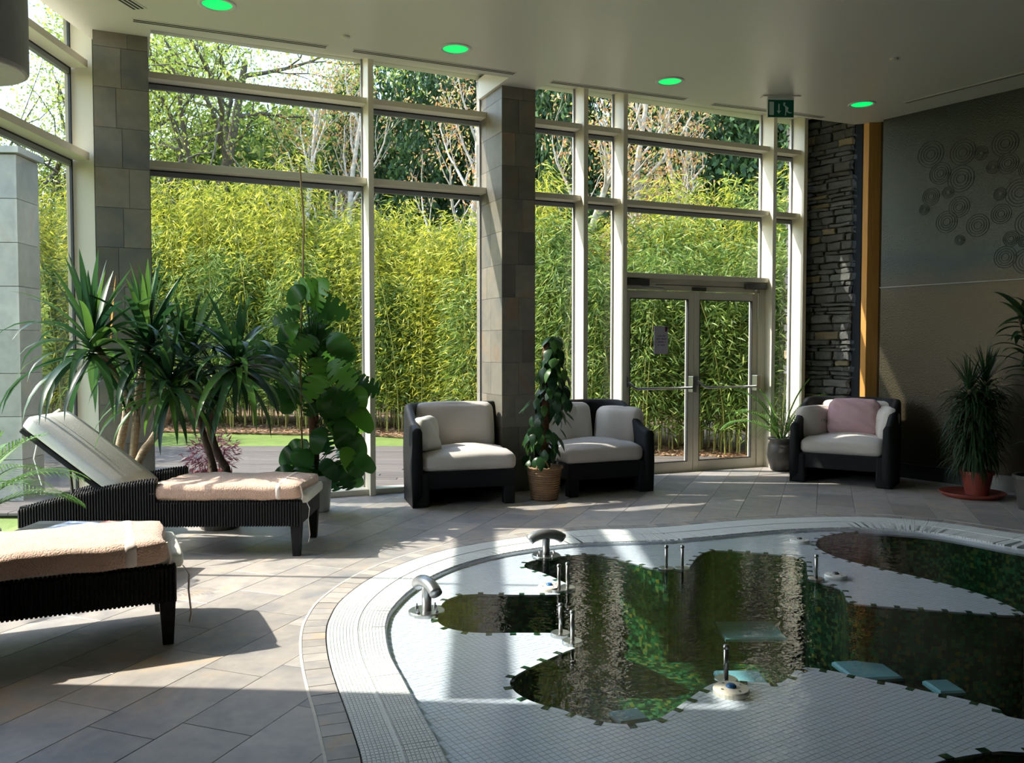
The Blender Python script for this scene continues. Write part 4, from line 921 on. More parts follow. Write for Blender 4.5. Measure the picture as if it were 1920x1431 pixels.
# ================================================================== PLANTS INDOORS
def blade(el0, L, wd, droop, n=8, fold=.25, tip=.0, prof=.55):
    """strap leaf growing from the origin along +x; el0 starting elevation, droop total bend (radians)"""
    mb = MB(); x = z = 0.0; vs = []; ds = L / n
    for i in range(n + 1):
        t = i / n; el = el0 - droop * t ** 1.6
        w_ = wd * max(.0, math.sin(math.pi * min(1, (t * .86 + .14)) ** prof if t < 1 else math.pi)) / 2
        w_ = wd / 2 * min(1, .45 + t * 2.2) * (1 - t ** 2.6) + .0008
        nx, nz = -math.sin(el), math.cos(el)
        vs += [(x + nx * fold * w_, -w_, z + nz * fold * w_), (x, 0, z), (x + nx * fold * w_, w_, z + nz * fold * w_)]
        x += math.cos(el) * ds; z += math.sin(el) * ds
    fs = [(3 * i + j, 3 * i + j + 1, 3 * i + j + 4, 3 * i + j + 3) for i in range(n) for j in range(2)]
    mb.add(vs, fs); return mb
YV = []
for el, dr_, L in ((80, 6, .60), (66, 16, .62), (52, 55, .62), (38, 105, .62), (22, 112, .62), (5, 92, .62), (-20, 68, .62), (-42, 46, .60), (-8, 78, .80)):
    me = blade(R(el), L, .066, R(dr_)).mesh('leaf', True); me.materials.append(M['leaf_yucca']); YV.append(me)
def yucca_head(t, pos, k, rr, sc=1.0, hang=False):
    k = int(k * 1.45)
    for i in range(k):
        u = i / k; v = int(u * 7.99)
        if hang and i % 5: v = 8 if (i % 3 == 0 and u > .25) else min(7, int(2 + u * 6))
        elif u > .75 and i % 2: v = 8
        me = YV[v]; a = i * 2.39996 + rr.uniform(-.2, .2); s = sc * rr.uniform(.8, 1.12)
        z = -.12 * u
        link('leaf', me, None, t, Matrix.Translation((pos[0], pos[1], pos[2] + z)) @ Matrix.Rotation(a, 4, 'Z') @ Matrix.Rotation(rr.uniform(-.12, .12), 4, 'X') @ Matrix.Scale(s, 4))
def pot(t, r0, r1, h, m, name='pot', rim=.012, soil=True):
    MB().lathe([(r0, 0), (r0 * 1.02, .01), (r1, h - .03), (r1 + rim, h - .03), (r1 + rim, h), (r1 - .012, h), (r1 - .02, h - .035)], 32).build(name, m, t, smooth=False)
    if soil: MB().lathe([(r1 - .02, h - .05), (r1 - .015, h - .03), (.001, h - .025)], 24).build('soil', M['peat'], t)
def yucca(loc, trunks, label, seed, potr=.19, poth=.30):
    t = empty('yucca', (loc[0], loc[1], 0), label=label, cat='plant', group='yuccas in the glazed corner'); rr = random.Random(seed)
    pot(t, potr * .75, potr, poth, M['dark_pot'])
    for pts, n, sc, hang, bark in trunks:
        P0 = smoothpath([Vector(p) for p in pts], 5); k = len(P0)
        MB().tube(P0, [.034 - .012 * i / k + .003 * math.sin(i * 2.1) for i in range(k)], 9).build('trunk', M[bark], t, smooth=True)
        yucca_head(t, pts[-1], n, rr, sc, hang)
    return t
# head positions (world) measured at a depth of about 6.6 m
def at(px, py, Y): r = ((px - 960) / 1600, CT + ST_ * -(py - 715.5) / 1600, -ST_ + CT * -(py - 715.5) / 1600); k = Y / r[1]; return Vector((r[0] * k, Y, 1.4 + r[2] * k))
b1 = Vector((-3.02, 6.48, 0))
rel = lambda px, py, Y, b: tuple(at(px, py, Y) - b)
yucca(b1, [([(-.02, .0, .22), (-.0, .02, .55), rel(238, 760, 6.45, b1), rel(214, 700, 6.35, b1), rel(172, 638, 6.2, b1)], 44, 1.05, False, 'yucca_bark'),
           ([(.06, .02, .22), rel(250, 850, 6.5, b1), rel(262, 720, 6.5, b1), rel(278, 640, 6.5, b1)], 46, 1.0, False, 'yucca_bark'),
           ([(.08, -.04, .22), rel(262, 860, 6.45, b1), rel(292, 815, 6.4, b1), rel(318, 770, 6.35, b1), rel(318, 712, 6.3, b1)], 40, .86, True, 'yucca_bark')],
      'tall pale-trunked yucca nearest the left glass corner', 4)
b2 = Vector((-2.28, 6.62, 0))
yucca(b2, [([(.0, .0, .26), rel(426, 886, 6.62, b2), rel(408, 850, 6.6, b2), rel(392, 790, 6.6, b2), rel(410, 730, 6.6, b2), rel(444, 672, 6.6, b2)], 50, .98, True, 'dark_bark'),
           ([(-.04, .02, .26), rel(396, 860, 6.65, b2), rel(372, 780, 6.7, b2), rel(352, 668, 6.8, b2)], 44, .98, False, 'dark_bark')],
      'darker yucca with drooping leaves right of the pale-trunked one', 9)
# one dry yellow leaf stalk
o = blade(R(86), .5, .03, R(4)).build('leaf', M['leaf_yucca_dry'], bpy.data.objects['yucca'], mw=Matrix.Translation(Vector(rel(208, 640, 6.5, b1)))); tag(o, 'dry yellow leaf')

def monstera_mesh(L, cuts=5, droop=.5, seed=0, lobes=True):
    """split leaf: rounded heart outline with notches, bent along its length; grows along +x"""
    rr = random.Random(seed); out = []; n = 46
    for i in range(n + 1):
        t = i / n; a = math.pi * t
        x = L * (.5 - .5 * math.cos(a)) ; w_ = L * .47 * math.sin(a) ** .62 * (1.08 - .42 * t)
        if lobes and .16 < t < .93 and (t * cuts * 1.3) % 1 < .30: w_ *= .42
        out.append((x - L * .10 * math.exp(-((t - .06) / .08) ** 2) * 1.2, w_))
    mb = MB(); vs = []; 
    for x, w_ in out:
        u = max(0, x) / L; z = -droop * L * u * u; xx = x * (1 - .25 * droop * u)
        for s, zz in ((-1, .10), (-.5, .035), (0, 0), (.5, .035), (1, .10)): vs.append((xx + .10 * L * abs(s) * .6 * (1 - u), s * w_, z + zz * -w_ * 1.2 + .03 * abs(s) * w_))
    fs = [(5 * i + j, 5 * i + j + 1, 5 * i + j + 6, 5 * i + j + 5) for i in range(n) for j in range(4)]
    mb.add(vs, fs); return mb
MV = []
for i in range(4):
    me = monstera_mesh(.27, 5 + i % 2, .35 + .2 * i, i, i != 3).mesh('leaf', True); me.materials.append(M['leaf_monstera']); MV.append(me)
mo = empty('monstera', (-1.66, 7.3, 0), label='tall cheese plant with split leaves on a moss pole in a white pot', cat='plant'); ob_ = Vector((-1.66, 7.3, 0))
MB().lathe([(.085, 0), (.09, .01), (.108, .27), (.116, .272), (.118, .315), (.108, .315), (.10, .28)], 32).build('pot', M['white_pot'], mo); MB().lathe([(.10, .26), (.101, .28), (.001, .285)], 20).build('soil', M['peat'], mo)
MB().tube([(-.04, .02, .27), (-.045, .02, .8), (-.05, .02, 1.22)], .042, 12).build('moss_pole', M['moss'], mo, smooth=True)
MB().tube([(-.13, -.03, .27), (-.15, -.01, 1.2), tuple(at(570, 420, 7.3) - ob_), tuple(at(562, 312, 7.3) - ob_)], .008, 8).build('bamboo_cane', M['cane'], mo, smooth=True)
ml0 = [(588, 545, .30, 200), (605, 585, .28, 330), (560, 560, .24, 160), (545, 600, .22, 190), (610, 640, .30, 300), (585, 650, .25, 250), (635, 655, .26, 340), (560, 640, .22, 170), (540, 620, .22, 200),
      (485, 665, .26, 215), (460, 680, .26, 190), (520, 665, .24, 230), (500, 700, .24, 200), (535, 700, .24, 180), (525, 735, .22, 200), (560, 750, .22, 250), (600, 690, .27, 300), (640, 700, .28, 330), (665, 715, .28, 350), (680, 735, .24, 340), (650, 740, .28, 320), (620, 745, .26, 280), (630, 770, .24, 300),
      (665, 780, .24, 330), (600, 760, .24, 260), (640, 800, .25, 310), (610, 820, .22, 290), (665, 830, .24, 340), (650, 855, .24, 310), (675, 860, .22, 350), (640, 880, .22, 300), (560, 840, .2, 200), (545, 860, .22, 200), (550, 885, .22, 230), (575, 880, .22, 260), (600, 890, .22, 280), (625, 885, .22, 300), (535, 895, .18, 200), (590, 905, .2, 270), (570, 860, .2, 240), (660, 890, .18, 320), (600, 720, .24, 240), (575, 720, .2, 210), (590, 610, .24, 260)]
rr = random.Random(21); stems = MB(); ml = ml0 + [(x + rr.uniform(-16, 16), y + rr.uniform(-14, 14), L * rr.uniform(.75, .95), a + rr.uniform(-40, 40)) for x, y, L, a in ml0]
for px, py, L, az_ in ml:
    p = at(px, py, 7.3 + rr.uniform(-.2, .2)) - ob_; a = R(az_ + rr.uniform(-20, 20)) ; s = L / .27
    el = rr.uniform(.1, 1.0)
    base = Vector((p.x - math.cos(a) * L * .3, p.y + rr.uniform(-.03, .03), p.z + L * .28))
    link('leaf', MV[rr.choice([0, 1, 2, 0, 1, 3]) if L > .2 else 3], None, mo, Matrix.Translation(base) @ Matrix.Rotation(math.atan2(-abs(math.sin(a)) * .8 - .2, math.cos(a)), 4, 'Z') @ Matrix.Rotation(el, 4, 'Y') @ Matrix.Rotation(math.cos(a) * 1.0 + rr.uniform(-.35, .35), 4, 'X') @ Matrix.Scale(s, 4))
    zs = max(.3, min(1.3, p.z - .12)); stems.tube([(-.045 + rr.uniform(-.03, .03), .0, zs), ((base.x - .045) / 2, base.y / 2 + .01, (zs + base.z) / 2 + .06), base], .0045, 5)
tag(stems.build('leaf_stalk', M['leaf_monstera'], mo, smooth=True), kind='stuff')

def heart(L, droop):
    n = 8; mb = MB(); vs = []
    for i in range(n + 1):
        t = i / n; w_ = L * .36 * (math.sin(math.pi * min(1, t * 1.0)) ** .7 * (1.2 - .7 * t)) + .001; z = -droop * L * t * t
        vs += [(L * t - (.08 * L if i == 0 else 0), -w_, z - .1 * w_), (L * t, 0, z + .12 * w_), (L * t - (.08 * L if i == 0 else 0), w_, z - .1 * w_)]
    mb.add(vs, [(3 * i + j, 3 * i + j + 1, 3 * i + j + 4, 3 * i + j + 3) for i in range(n) for j in range(2)]); return mb
HV = []
for i in range(3):
    me = heart(.125, .2 + .25 * i).mesh('leaf', True); me.materials.append(M['leaf_philo']); HV.append(me)
ph = empty('climbing_plant', (.30, 7.86, 0), label='dark-leaved climbing plant on a moss pole in a woven basket', cat='plant')
MB().tube([(0.0, .0, .2), (.01, 0, .9), (.02, 0, 1.45)], .036, 12).build('moss_pole', M['moss'], ph, smooth=True); rr = random.Random(5)
for i in range(190):
    z = .36 + (1.52 - .36) * rr.random() ** .85; u = (z - .36) / 1.16; rad = .16 + .07 * math.sin(u * 5) * 1.0
    if u > .85: rad *= .7
    if .12 < u < .42: rad *= .8
    a = rr.uniform(0, 2 * math.pi); r = rad * rr.uniform(.35, 1.0)
    link('leaf', rr.choice(HV), None, ph, Matrix.Translation((r * math.cos(a) + .03 * u + (.05 if u > .3 else -.02), r * math.sin(a), z)) @ Matrix.Rotation(a + rr.uniform(-.7, .7), 4, 'Z') @ Matrix.Rotation(rr.uniform(.5, 1.35), 4, 'Y') @ Matrix.Scale(rr.uniform(.75, 1.15), 4))
bk = empty('woven_basket', (.30, 7.86, 0), label='tan woven basket holding the climbing plant', cat='basket')
MB().lathe([(.115, 0), (.12, .012), (.15, .26), (.165, .30), (.158, .305), (.14, .27), (.11, .03), (.001, .025)], 36).build('body', M['basket'], bk, smooth=True)
for k in range(13):
    z = .02 + k * .0215; r = .12 + (.15 - .12) * z / .26 + .002; MB().tube([(r * math.cos(a), r * math.sin(a), z) for a in np.linspace(0, 2 * math.pi, 37)], .0075, 5, cap=False).build('woven_coil', M['basket_dark' if k % 3 == 0 else 'basket'], bk, smooth=True)
MB().tube([(.166 * math.cos(a), .166 * math.sin(a), .302 + .004 * math.sin(a * 18)) for a in np.linspace(0, 2 * math.pi, 73)], .011, 6, cap=False).build('rim', M['basket'], bk, smooth=True)
MB().tube([(-.02 + .055 * math.cos(a), -.155, .29 + .085 * math.sin(a)) for a in np.linspace(0, math.pi, 15)], .008, 6).build('handle', M['basket'], bk, smooth=True)
MB().lathe([(.13, .24), (.135, .255), (.001, .26)], 20).build('soil', M['peat'], ph)

def frond(L, el, droop, n=26, lw=.012, ll=.22, seed=0):
    rr = random.Random(seed); mb = MB(); pts = []; x = z = 0.0
    for i in range(n + 1): pts.append((x, z, el - droop * (i / n) ** 1.3)); e = pts[-1][2]; x += math.cos(e) * L / n; z += math.sin(e) * L / n
    mb.tube([(p[0], 0, p[1]) for p in pts], [.006 * (1 - .8 * i / n) for i in range(n + 1)], 5)
    for i in range(4, n + 1):
        t = i / n; l_ = ll * math.sin(math.pi * (.12 + t * .80)) ** .7
        for s in (-1, 1):
            d = Vector((math.cos(pts[i][2]) * .75, s * .85, math.sin(pts[i][2]) * .75 + .18)).normalized(); p = Vector((pts[i][0], 0, pts[i][1])); q = p + d * l_ * .55; e = p + d * l_ + Vector((0, 0, -.28 * l_)); wv = Vector((lw, 0, 0)) * .5
            mb.add([p - wv * .5, p + wv * .5, q + wv, q - wv, e], [(0, 1, 2, 3), (3, 2, 4)])
    return mb
FV = []
for i, (L, el, dr_) in enumerate(((.75, 75, 60), (.8, 60, 85), (.8, 45, 85), (.7, 82, 30))):
    me = frond(L, R(el), R(dr_), seed=i).mesh('frond', False); me.materials.append(M['leaf_palm']); FV.append(me)
def palm(loc, z0, k, label, sc, seed, potfn, cat='plant', span=(0, 6.28)):
    t = empty('potted_palm', (loc[0], loc[1], 0), label=label, cat=cat); rr = random.Random(seed); potfn(t)
    for i in range(k):
        a = span[0] + (span[1] - span[0]) * (i + rr.uniform(-.3, .3)) / k
        link('frond', FV[i % 4], None, t, Matrix.Translation((.02 * math.cos(a), .02 * math.sin(a), z0)) @ Matrix.Rotation(a, 4, 'Z') @ Matrix.Scale(sc * rr.uniform(.85, 1.1), 4))
    return t
def urn(t):
    MB().lathe([(.10, 0), (.12, .02), (.165, .18), (.155, .30), (.13, .345), (.155, .36), (.155, .38), (.125, .38), (.12, .33)], 32).build('urn', M['dark_pot'], t, smooth=True); MB().lathe([(.12, .32), (.122, .335), (.001, .34)], 20).build('soil', M['peat'], t)
palm((3.08, 9.72), .34, 16, 'feathery potted palm in a dark urn between the door and the tub armchair', .98, 3, urn)
def plainpot(t): pot(t, .15, .19, .32, M['dark_pot'])
palm((-3.22, 4.95), .34, 22, 'palm at the left edge whose fronds overlap the far lounger backrest', .92, 8, plainpot)
# dracaena with red pot on saucer
dc = empty('dracaena', (4.45, 8.05, 0), label='shaggy narrow-leaved dracaena in a terracotta-red pot by the dark wall', cat='plant')
pot(dc, .098, .135, .225, M['terracotta']); rr = random.Random(13); hair = MB(); tr = MB()
for hx_, hy_, hz_ in ((-.09, 0, 1.0), (.08, .03, 1.08)):
    tr.tube([(hx_ * .3, hy_, .19), (hx_ * .9, hy_, .7), (hx_, hy_, hz_)], .016, 8)
    for i in range(620):
        z = hz_ - (hz_ - .35) * rr.random() ** 1.1; u = (hz_ - z) / (hz_ - .35); a = rr.uniform(0, 6.28)
        el = R(rr.uniform(55, 85)) if u < .06 else R(rr.uniform(-20, 45) - 30 * u); L = rr.uniform(.26, .42)
        hair.add(*(lambda b: (b.v, b.f))(blade(el, L, .017, R(rr.uniform(70, 110)) if u > .06 else R(18), n=5)), Matrix.Translation((hx_ * (1 - .6 * u), hy_, z)) @ Matrix.Rotation(a, 4, 'Z'))
tag(hair.build('foliage', M['leaf_dracaena'], dc), kind='stuff'); tr.build('stem', M['yucca_bark'], dc, smooth=True)
sc_ = empty('plant_saucer', (4.35, 8.02, 0), label='wide terracotta-red saucer under the dracaena pot', cat='saucer')
MB().lathe([(.23, 0), (.25, .006), (.29, .045), (.284, .048), (.245, .014), (.001, .012)], 40).build('dish', M['terracotta'], sc_, smooth=True); dc.location.z = .014; dc.location.x = 4.41; dc.location.y = 8.05
# tall leafy cane plant at the right edge
tp_ = empty('tall_cane_plant', (4.55, 7.35, 0), label='tall cane plant with broad pointed leaves at the right edge', cat='plant'); rr = random.Random(17)
pot(tp_, .14, .18, .30, M['dark_pot'])
LV = []
for el, dr_ in ((50, 50), (25, 70), (5, 60)):
    me = blade(R(el), .34, .062, R(dr_), n=7, fold=.3).mesh('leaf', True); me.materials.append(M['leaf_dracaena']); LV.append(me)
MB().tube([(0, 0, .26), (.0, .0, 1.0), (-.04, 0, 1.75)], .014, 8).tube([(.03, 0, .26), (.04, 0, .9), (-.12, .02, 1.45), (-.2, .02, 1.72)], .011, 8).build('stem', M['dark_bark'], tp_, smooth=True)
for (bx, bz0, bz1, k) in ((-.02, 1.0, 1.78, 30), (-.13, 1.25, 1.72, 20), (.02, .55, .75, 7)):
    for i in range(k):
        z = bz0 + (bz1 - bz0) * i / k; a = i * 2.4 + rr.uniform(-.3, .3)
        link('leaf', LV[0 if i > k - 5 else rr.choice([1, 2, 1])], None, tp_, Matrix.Translation((bx - .05 * (z - bz0), 0, z)) @ Matrix.Rotation(a, 4, 'Z') @ Matrix.Rotation(rr.uniform(-.3, .3), 4, 'X') @ Matrix.Scale(rr.uniform(.8, 1.15), 4))

# ================================================================== OUTSIDE
def wline(y, off=.0): return .8 + (y - 9.2 - off) / .4452
mb = MB(); mb.add([(-60, 7.3, -.08), (60, 7.3, -.08), (60, 90, -.08), (-60, 90, -.08)], [(0, 1, 2, 3)]); mb.add([(-60, -20, -.08), (-3.8, -20, -.08), (-3.8, 7.3, -.08), (-60, 7.3, -.08)], [(0, 1, 2, 3)])
lawn = tag(mb.build('trim_ground', M['grass']), kind='structure'); lawn.name = 'lawn_ground'
bed = [(-14, 14.9), (-6, 14.9), (-2.2, 14.2), (.4, 12.6), (2.0, 11.5), (4.6, 10.7), (9, 10.7), (9, 30), (-14, 30)]
mb = MB(); cdt_region([bed], lambda c: inside(c, bed), -.07, -.05, mb)
tag(mb.build('planting_bed', M['soil']), kind='structure')
deck = empty('timber_deck', (-2, 10, -.03), label='weathered grey timber deck outside the glass wall', cat='deck')
y = 7.36
while y < 12.3:
    x1 = min(wline(y, .12), 3.3 if y < 10.6 else 2.7); x1 = x1 if y < 11.2 else 1.9 - (y - 11.2) * 1.4
    segs = [(-9.0, -5.2 + (y * 7 % 1.3)), (-5.2 + (y * 7 % 1.3) + .004, -1.5 + (y * 3 % 1.1)), (-1.5 + (y * 3 % 1.1) + .004, x1)]
    for a, b in segs:
        b = min(b, x1)
        if b - a > .1: MB().cbox(a + 2, b + 2, 0, .138, -.025, 0, .004).build('deck_board', M['deck'], deck, mw=Matrix.Translation((0, y - 10, 0)))
    y += .145
# fallen leaves
rs_ = np.random.RandomState(4); n = 9000
px_ = rs_.uniform(-9, 3.2, n); py_ = np.interp(px_, [-14, -6, -2.2, .4, 2.0, 4.6], [14.9, 14.9, 14.2, 12.6, 11.5, 10.7]) + np.abs(rs_.normal(0, 1.2, n)) - .1
a = rs_.uniform(0, 6.28, n); s_ = rs_.uniform(.02, .05, n); tz = rs_.uniform(-.6, .6, (n, 4)) * s_[:, None] * .6
V = np.zeros((n, 4, 3))
for q, (u, v) in enumerate(((1, 0), (0, .6), (-1, 0), (0, -.6))):
    V[:, q, 0] = px_ + s_ * (u * np.cos(a) - v * np.sin(a)); V[:, q, 1] = py_ + s_ * (u * np.sin(a) + v * np.cos(a)); V[:, q, 2] = -.035 + tz[:, q] + .01
tag(link('leaf_litter', npmesh('leaf_litter', V.reshape(-1, 3), np.arange(n * 4).reshape(-1, 4)), M['leaf_litter']), 'brown fallen leaves covering the ground in front of the bamboo', 'leaf litter', kind='stuff')

def leaf_cloud(P_, D_, L, wd, rs, up=.0):
    """diamond leaves at points P_ along directions D_"""
    n = len(P_); D_ = D_ / np.linalg.norm(D_, axis=1)[:, None]; r = rs.normal(0, 1, (n, 3)); S_ = np.cross(D_, r); S_ /= np.linalg.norm(S_, axis=1)[:, None] + 1e-9
    L = L[:, None]; wd = wd[:, None]; V = np.zeros((n, 4, 3)); V[:, 0] = P_; V[:, 1] = P_ + D_ * L * .4 + S_ * wd / 2; V[:, 2] = P_ + D_ * L; V[:, 2, 2] -= L[:, 0] * .12; V[:, 3] = P_ + D_ * L * .4 - S_ * wd / 2
    return V.reshape(-1, 3), np.arange(n * 4).reshape(-1, 4)
def where(x, y):                                                # which part of the glazing a far thing is seen through
    px = 960 + 1600 * x / y
    return 'seen through the left side glass' if px < 230 else 'seen left of the first mullion' if px < 690 else 'seen between the first mullion and the centre pillar' if px < 975 else 'seen just right of the centre pillar' if px < 1170 else 'seen above the double door' if px < 1430 else 'seen right of the double door'
def bamboo_variant(seed, H, rad, nl, m, low=.12):
    rs = np.random.RandomState(seed); rr = random.Random(seed); cul = MB(); tips = []; ncul = 15
    for i in range(ncul):
        a = rr.uniform(0, 6.28); r = rad * .55 * math.sqrt(rr.random()); h = H * rr.uniform(.7, 1.0); lean = rr.uniform(0, .5); la = rr.uniform(0, 6.28)
        p0 = Vector((r * math.cos(a), r * math.sin(a), 0)); pts = [p0 + Vector((lean * t_ * t_ * math.cos(la), lean * t_ * t_ * math.sin(la), h * t_)) for t_ in (0, .25, .5, .75, 1)]
        cul.tube(pts, [.011, .010, .008, .006, .002], 5, cap=False); tips.append((p0, lean, la, h))
    idx = rs.randint(0, ncul, nl); T = low + (1 - low) * rs.random(nl) ** .8; arr = np.array([(t[0].x, t[0].y, t[1], t[2], t[3]) for t in tips])[idx]
    nb = 90; br = rs.randint(0, nb, nl); ang = (br * 2.39996 + idx)[:]; # leaves gather on branch sprays
    T = np.clip(np.round(T * 26) / 26 + rs.normal(0, .012, nl), low * .6, 1); rl = rs.random(nl) ** .7 * rad * .62 * (1.05 - .55 * T)
    ang = np.round(T * 26) * 2.1 + idx * 1.7 + rs.normal(0, .35, nl) + (rs.randint(0, 3, nl) * 2.1)
    P_ = np.stack([arr[:, 0] + arr[:, 2] * T * T * np.cos(arr[:, 3]) + rl * np.cos(ang), arr[:, 1] + arr[:, 2] * T * T * np.sin(arr[:, 3]) + rl * np.sin(ang), arr[:, 4] * T + rl * .35 - rl * rl * .5 + rs.normal(0, .03, nl)], 1)
    D_ = np.stack([np.cos(ang) + rs.normal(0, .55, nl), np.sin(ang) + rs.normal(0, .55, nl), rs.normal(-.35, .45, nl)], 1)
    V, F = leaf_cloud(P_, D_, rs.uniform(.09, .19, nl), rs.uniform(.014, .026, nl), rs)
    me = npmesh('foliage', V, F); me.materials.append(m); cm = cul.mesh('culm', True); cm.materials.append(M['culm']); return me, cm
BV = [bamboo_variant(s, H, 1.15, 11000, M['leaf_bamboo'] if s != 3 else M['leaf_bamboo2']) for s, H in ((1, 3.9), (2, 3.5), (3, 3.2), (4, 3.7))]
BN = [bamboo_variant(s, H, .95, 8000, M['leaf_bamboo2'] if s % 2 else M['leaf_bamboo'], low=.10) for s, H in ((7, 2.9), (8, 2.7))]
HL = [(-9.5, 16.6), (-6.5, 16.2), (-4.5, 15.9), (-2.2, 15.2), (-.6, 14.2), (.8, 12.9), (2.0, 12.0), (3.2, 11.55), (4.6, 11.3), (6.2, 11.3)]
hp_ = resample([Vector(p) for p in HL], .85); rr = random.Random(31); nb_ = 0
spots = [(p, 0) for p in hp_] + [(p + Vector((.3, .95)), 1) for p in hp_[:-1]]
bl = ['yellow-green', 'golden-green', 'mid-green', 'fresh green']
spots.sort(key=lambda s: s[0][0]); kf = 0
ORD = 'first second third fourth fifth sixth seventh eighth ninth tenth eleventh twelfth thirteenth fourteenth fifteenth sixteenth seventeenth eighteenth nineteenth twentieth twenty-first twenty-second twenty-third twenty-fourth twenty-fifth twenty-sixth'.split()
for i, (p, row) in enumerate(spots):
    near = p.x > 1.2; me, cm = (BN[i % 2] if near and row == 0 else BV[(i * 7 + row) % 4]); pxx = int(960 + 1600 * p.x / p.y)
    lab = 'bamboo clump in the front of the hedge, %s from the left' % ORD[kf] if row == 0 else 'back row bamboo clump ' + where(p.x, p.y)
    kf += row == 0
    t = empty('bamboo_clump', (p.x + rr.uniform(-.15, .15), p.y + rr.uniform(-.2, .2) + (.22 if 2.9 < p.x < 4.8 else 0), -.06), rr.uniform(0, 6.28), label=lab, cat='bamboo', group='bamboo clumps at the front of the hedge' if row == 0 else 'back row bamboo clumps'); nb_ += 1
    s = rr.uniform(.80, 1.12) * (1.04 if row else 1) * (1.17 if p.x < -3 else 1)
    if near: s *= .97 + (.12 if p.x > 2.9 else 0)
    t.scale = (1, 1, s); link('foliage', me, None, t)['kind'] = 'stuff'; link('culm', cm, None, t)['kind'] = 'stuff'

# ---- trees
def tree(name, loc, H, r0, bark, lm, nl, ls, seed, label, group, first=.35, lean=(0, 0), gnarl=.25, nb=7, ratio=.62, up=.5, leafr=.5, low=.0):
    rr = random.Random(seed); rs = np.random.RandomState(seed); tb = MB(); tips = []
    def grow(p, d, L, r, lvl):
        pts = [p.copy()]; rad = [r]; n = 5 if lvl < 2 else 4; dd = d.copy()
        for i in range(n):
            dd = (dd + Vector((rr.uniform(-gnarl, gnarl), rr.uniform(-gnarl, gnarl), rr.uniform(-gnarl * .6, gnarl * .8))) + Vector((0, 0, .06 * up))).normalized()
            p = p + dd * (L / n); pts.append(p.copy()); rad.append(r * (1 - .72 * (i + 1) / n))
            if lvl >= 1: tips.append((p.copy(), lvl))
        tb.tube(pts, rad, 7 if lvl == 0 else 5 if lvl == 1 else 3, cap=False)
        if lvl < 3:
            k = nb if lvl == 0 else 5 if lvl == 1 else 4
            for j in range(k):
                t = (first if lvl == 0 else .2) + (1 - (first if lvl == 0 else .2)) * (j + rr.random()) / k; q = t * n; i = min(n - 1, int(q)); pp = pts[i].lerp(pts[i + 1], q - i)
                a = rr.uniform(0, 6.28); ax = dd.orthogonal().normalized(); ax.rotate(Matrix.Rotation(a, 3, dd)); nd = (dd * (.55 + .3 * up) + ax * (1.0 - .25 * up)).normalized()
                grow(pp, nd, L * ratio * (1.1 - .5 * t if lvl == 0 else 1) * rr.uniform(.75, 1.1), rad[i] * .55, lvl + 1)
    grow(Vector((0, 0, 0)), Vector((lean[0], lean[1], 1)).normalized(), H * .8, r0, 0)
    t = empty(name, (loc[0], loc[1], -.08), label=label, cat='tree', group=group)
    tb.build('trunk', M[bark], t, smooth=True)
    T = np.array([tuple(p) for p, l in tips if l >= 2]); idx = rs.randint(0, len(T), nl); P_ = T[idx] + rs.normal(0, leafr, (nl, 3)); P_ = P_[P_[:, 2] > low]
    V, F = leaf_cloud(P_, rs.normal(0, 1, P_.shape) + np.array([0, 0, -.3]), rs.uniform(.6, 1.3, len(P_)) * ls, rs.uniform(.5, .9, len(P_)) * ls * .62, rs)
    tag(link('foliage', npmesh('foliage', V, F), M[lm], t), kind='stuff'); return t
g1 = 'trees behind the bamboo hedge'
tree('oak_tree', (-7.4, 20.5), 10.6, .26, 'oak_bark', 'leaf_oak', 14000, .11, 33, 'thin-leaved gnarled tree nearest the first mullion', g1, first=.45, gnarl=.5, nb=9, up=.25, leafr=.35)
tree('oak_tree', (-9.6, 22.5), 11.5, .34, 'oak_bark', 'leaf_oak', 18000, .11, 3, 'gnarled spreading tree against the sky at the upper left', g1, first=.3, gnarl=.5, nb=9, up=.1, lean=(.22, 0), leafr=.28)
tree('oak_tree', (-12.6, 24), 12, .30, 'oak_bark', 'leaf_oak', 13000, .12, 14, 'second gnarled tree seen beside the left pillar', g1, first=.35, gnarl=.45, nb=8, up=.2, leafr=.3)
for k, (x, y, H, sd, n, lb) in enumerate([(-4.9, 18.6, 8.8, 5, 3300, 'pale-stemmed young tree left of the first mullion with coppery leaves'), (-3.9, 19.4, 8.4, 6, 2600, 'slender pale-stemmed tree just right of the leaning one'), (-.9, 17.6, 7.8, 8, 3000, 'coppery-leaved tree between the first mullion and the centre pillar'),
                                      (.9, 16.6, 7.0, 9, 2600, 'coppery-leaved tree right of the centre pillar'), (2.4, 15.6, 7.4, 10, 2600, 'pale-trunked tree above the double door'), (3.6, 15.8, 6.9, 12, 2600, 'pale-trunked tree above the right door leaf'), (5.2, 16.5, 7.2, 15, 2200, 'coppery-leaved tree behind the right end of the hedge')]):
    tree('birch_tree', (x, y), H, .13, 'birch_bark', 'leaf_birch', int(n * .62), .085, sd, lb, g1, first=.25, gnarl=.22, nb=10, ratio=.42, up=1.4, leafr=.16)
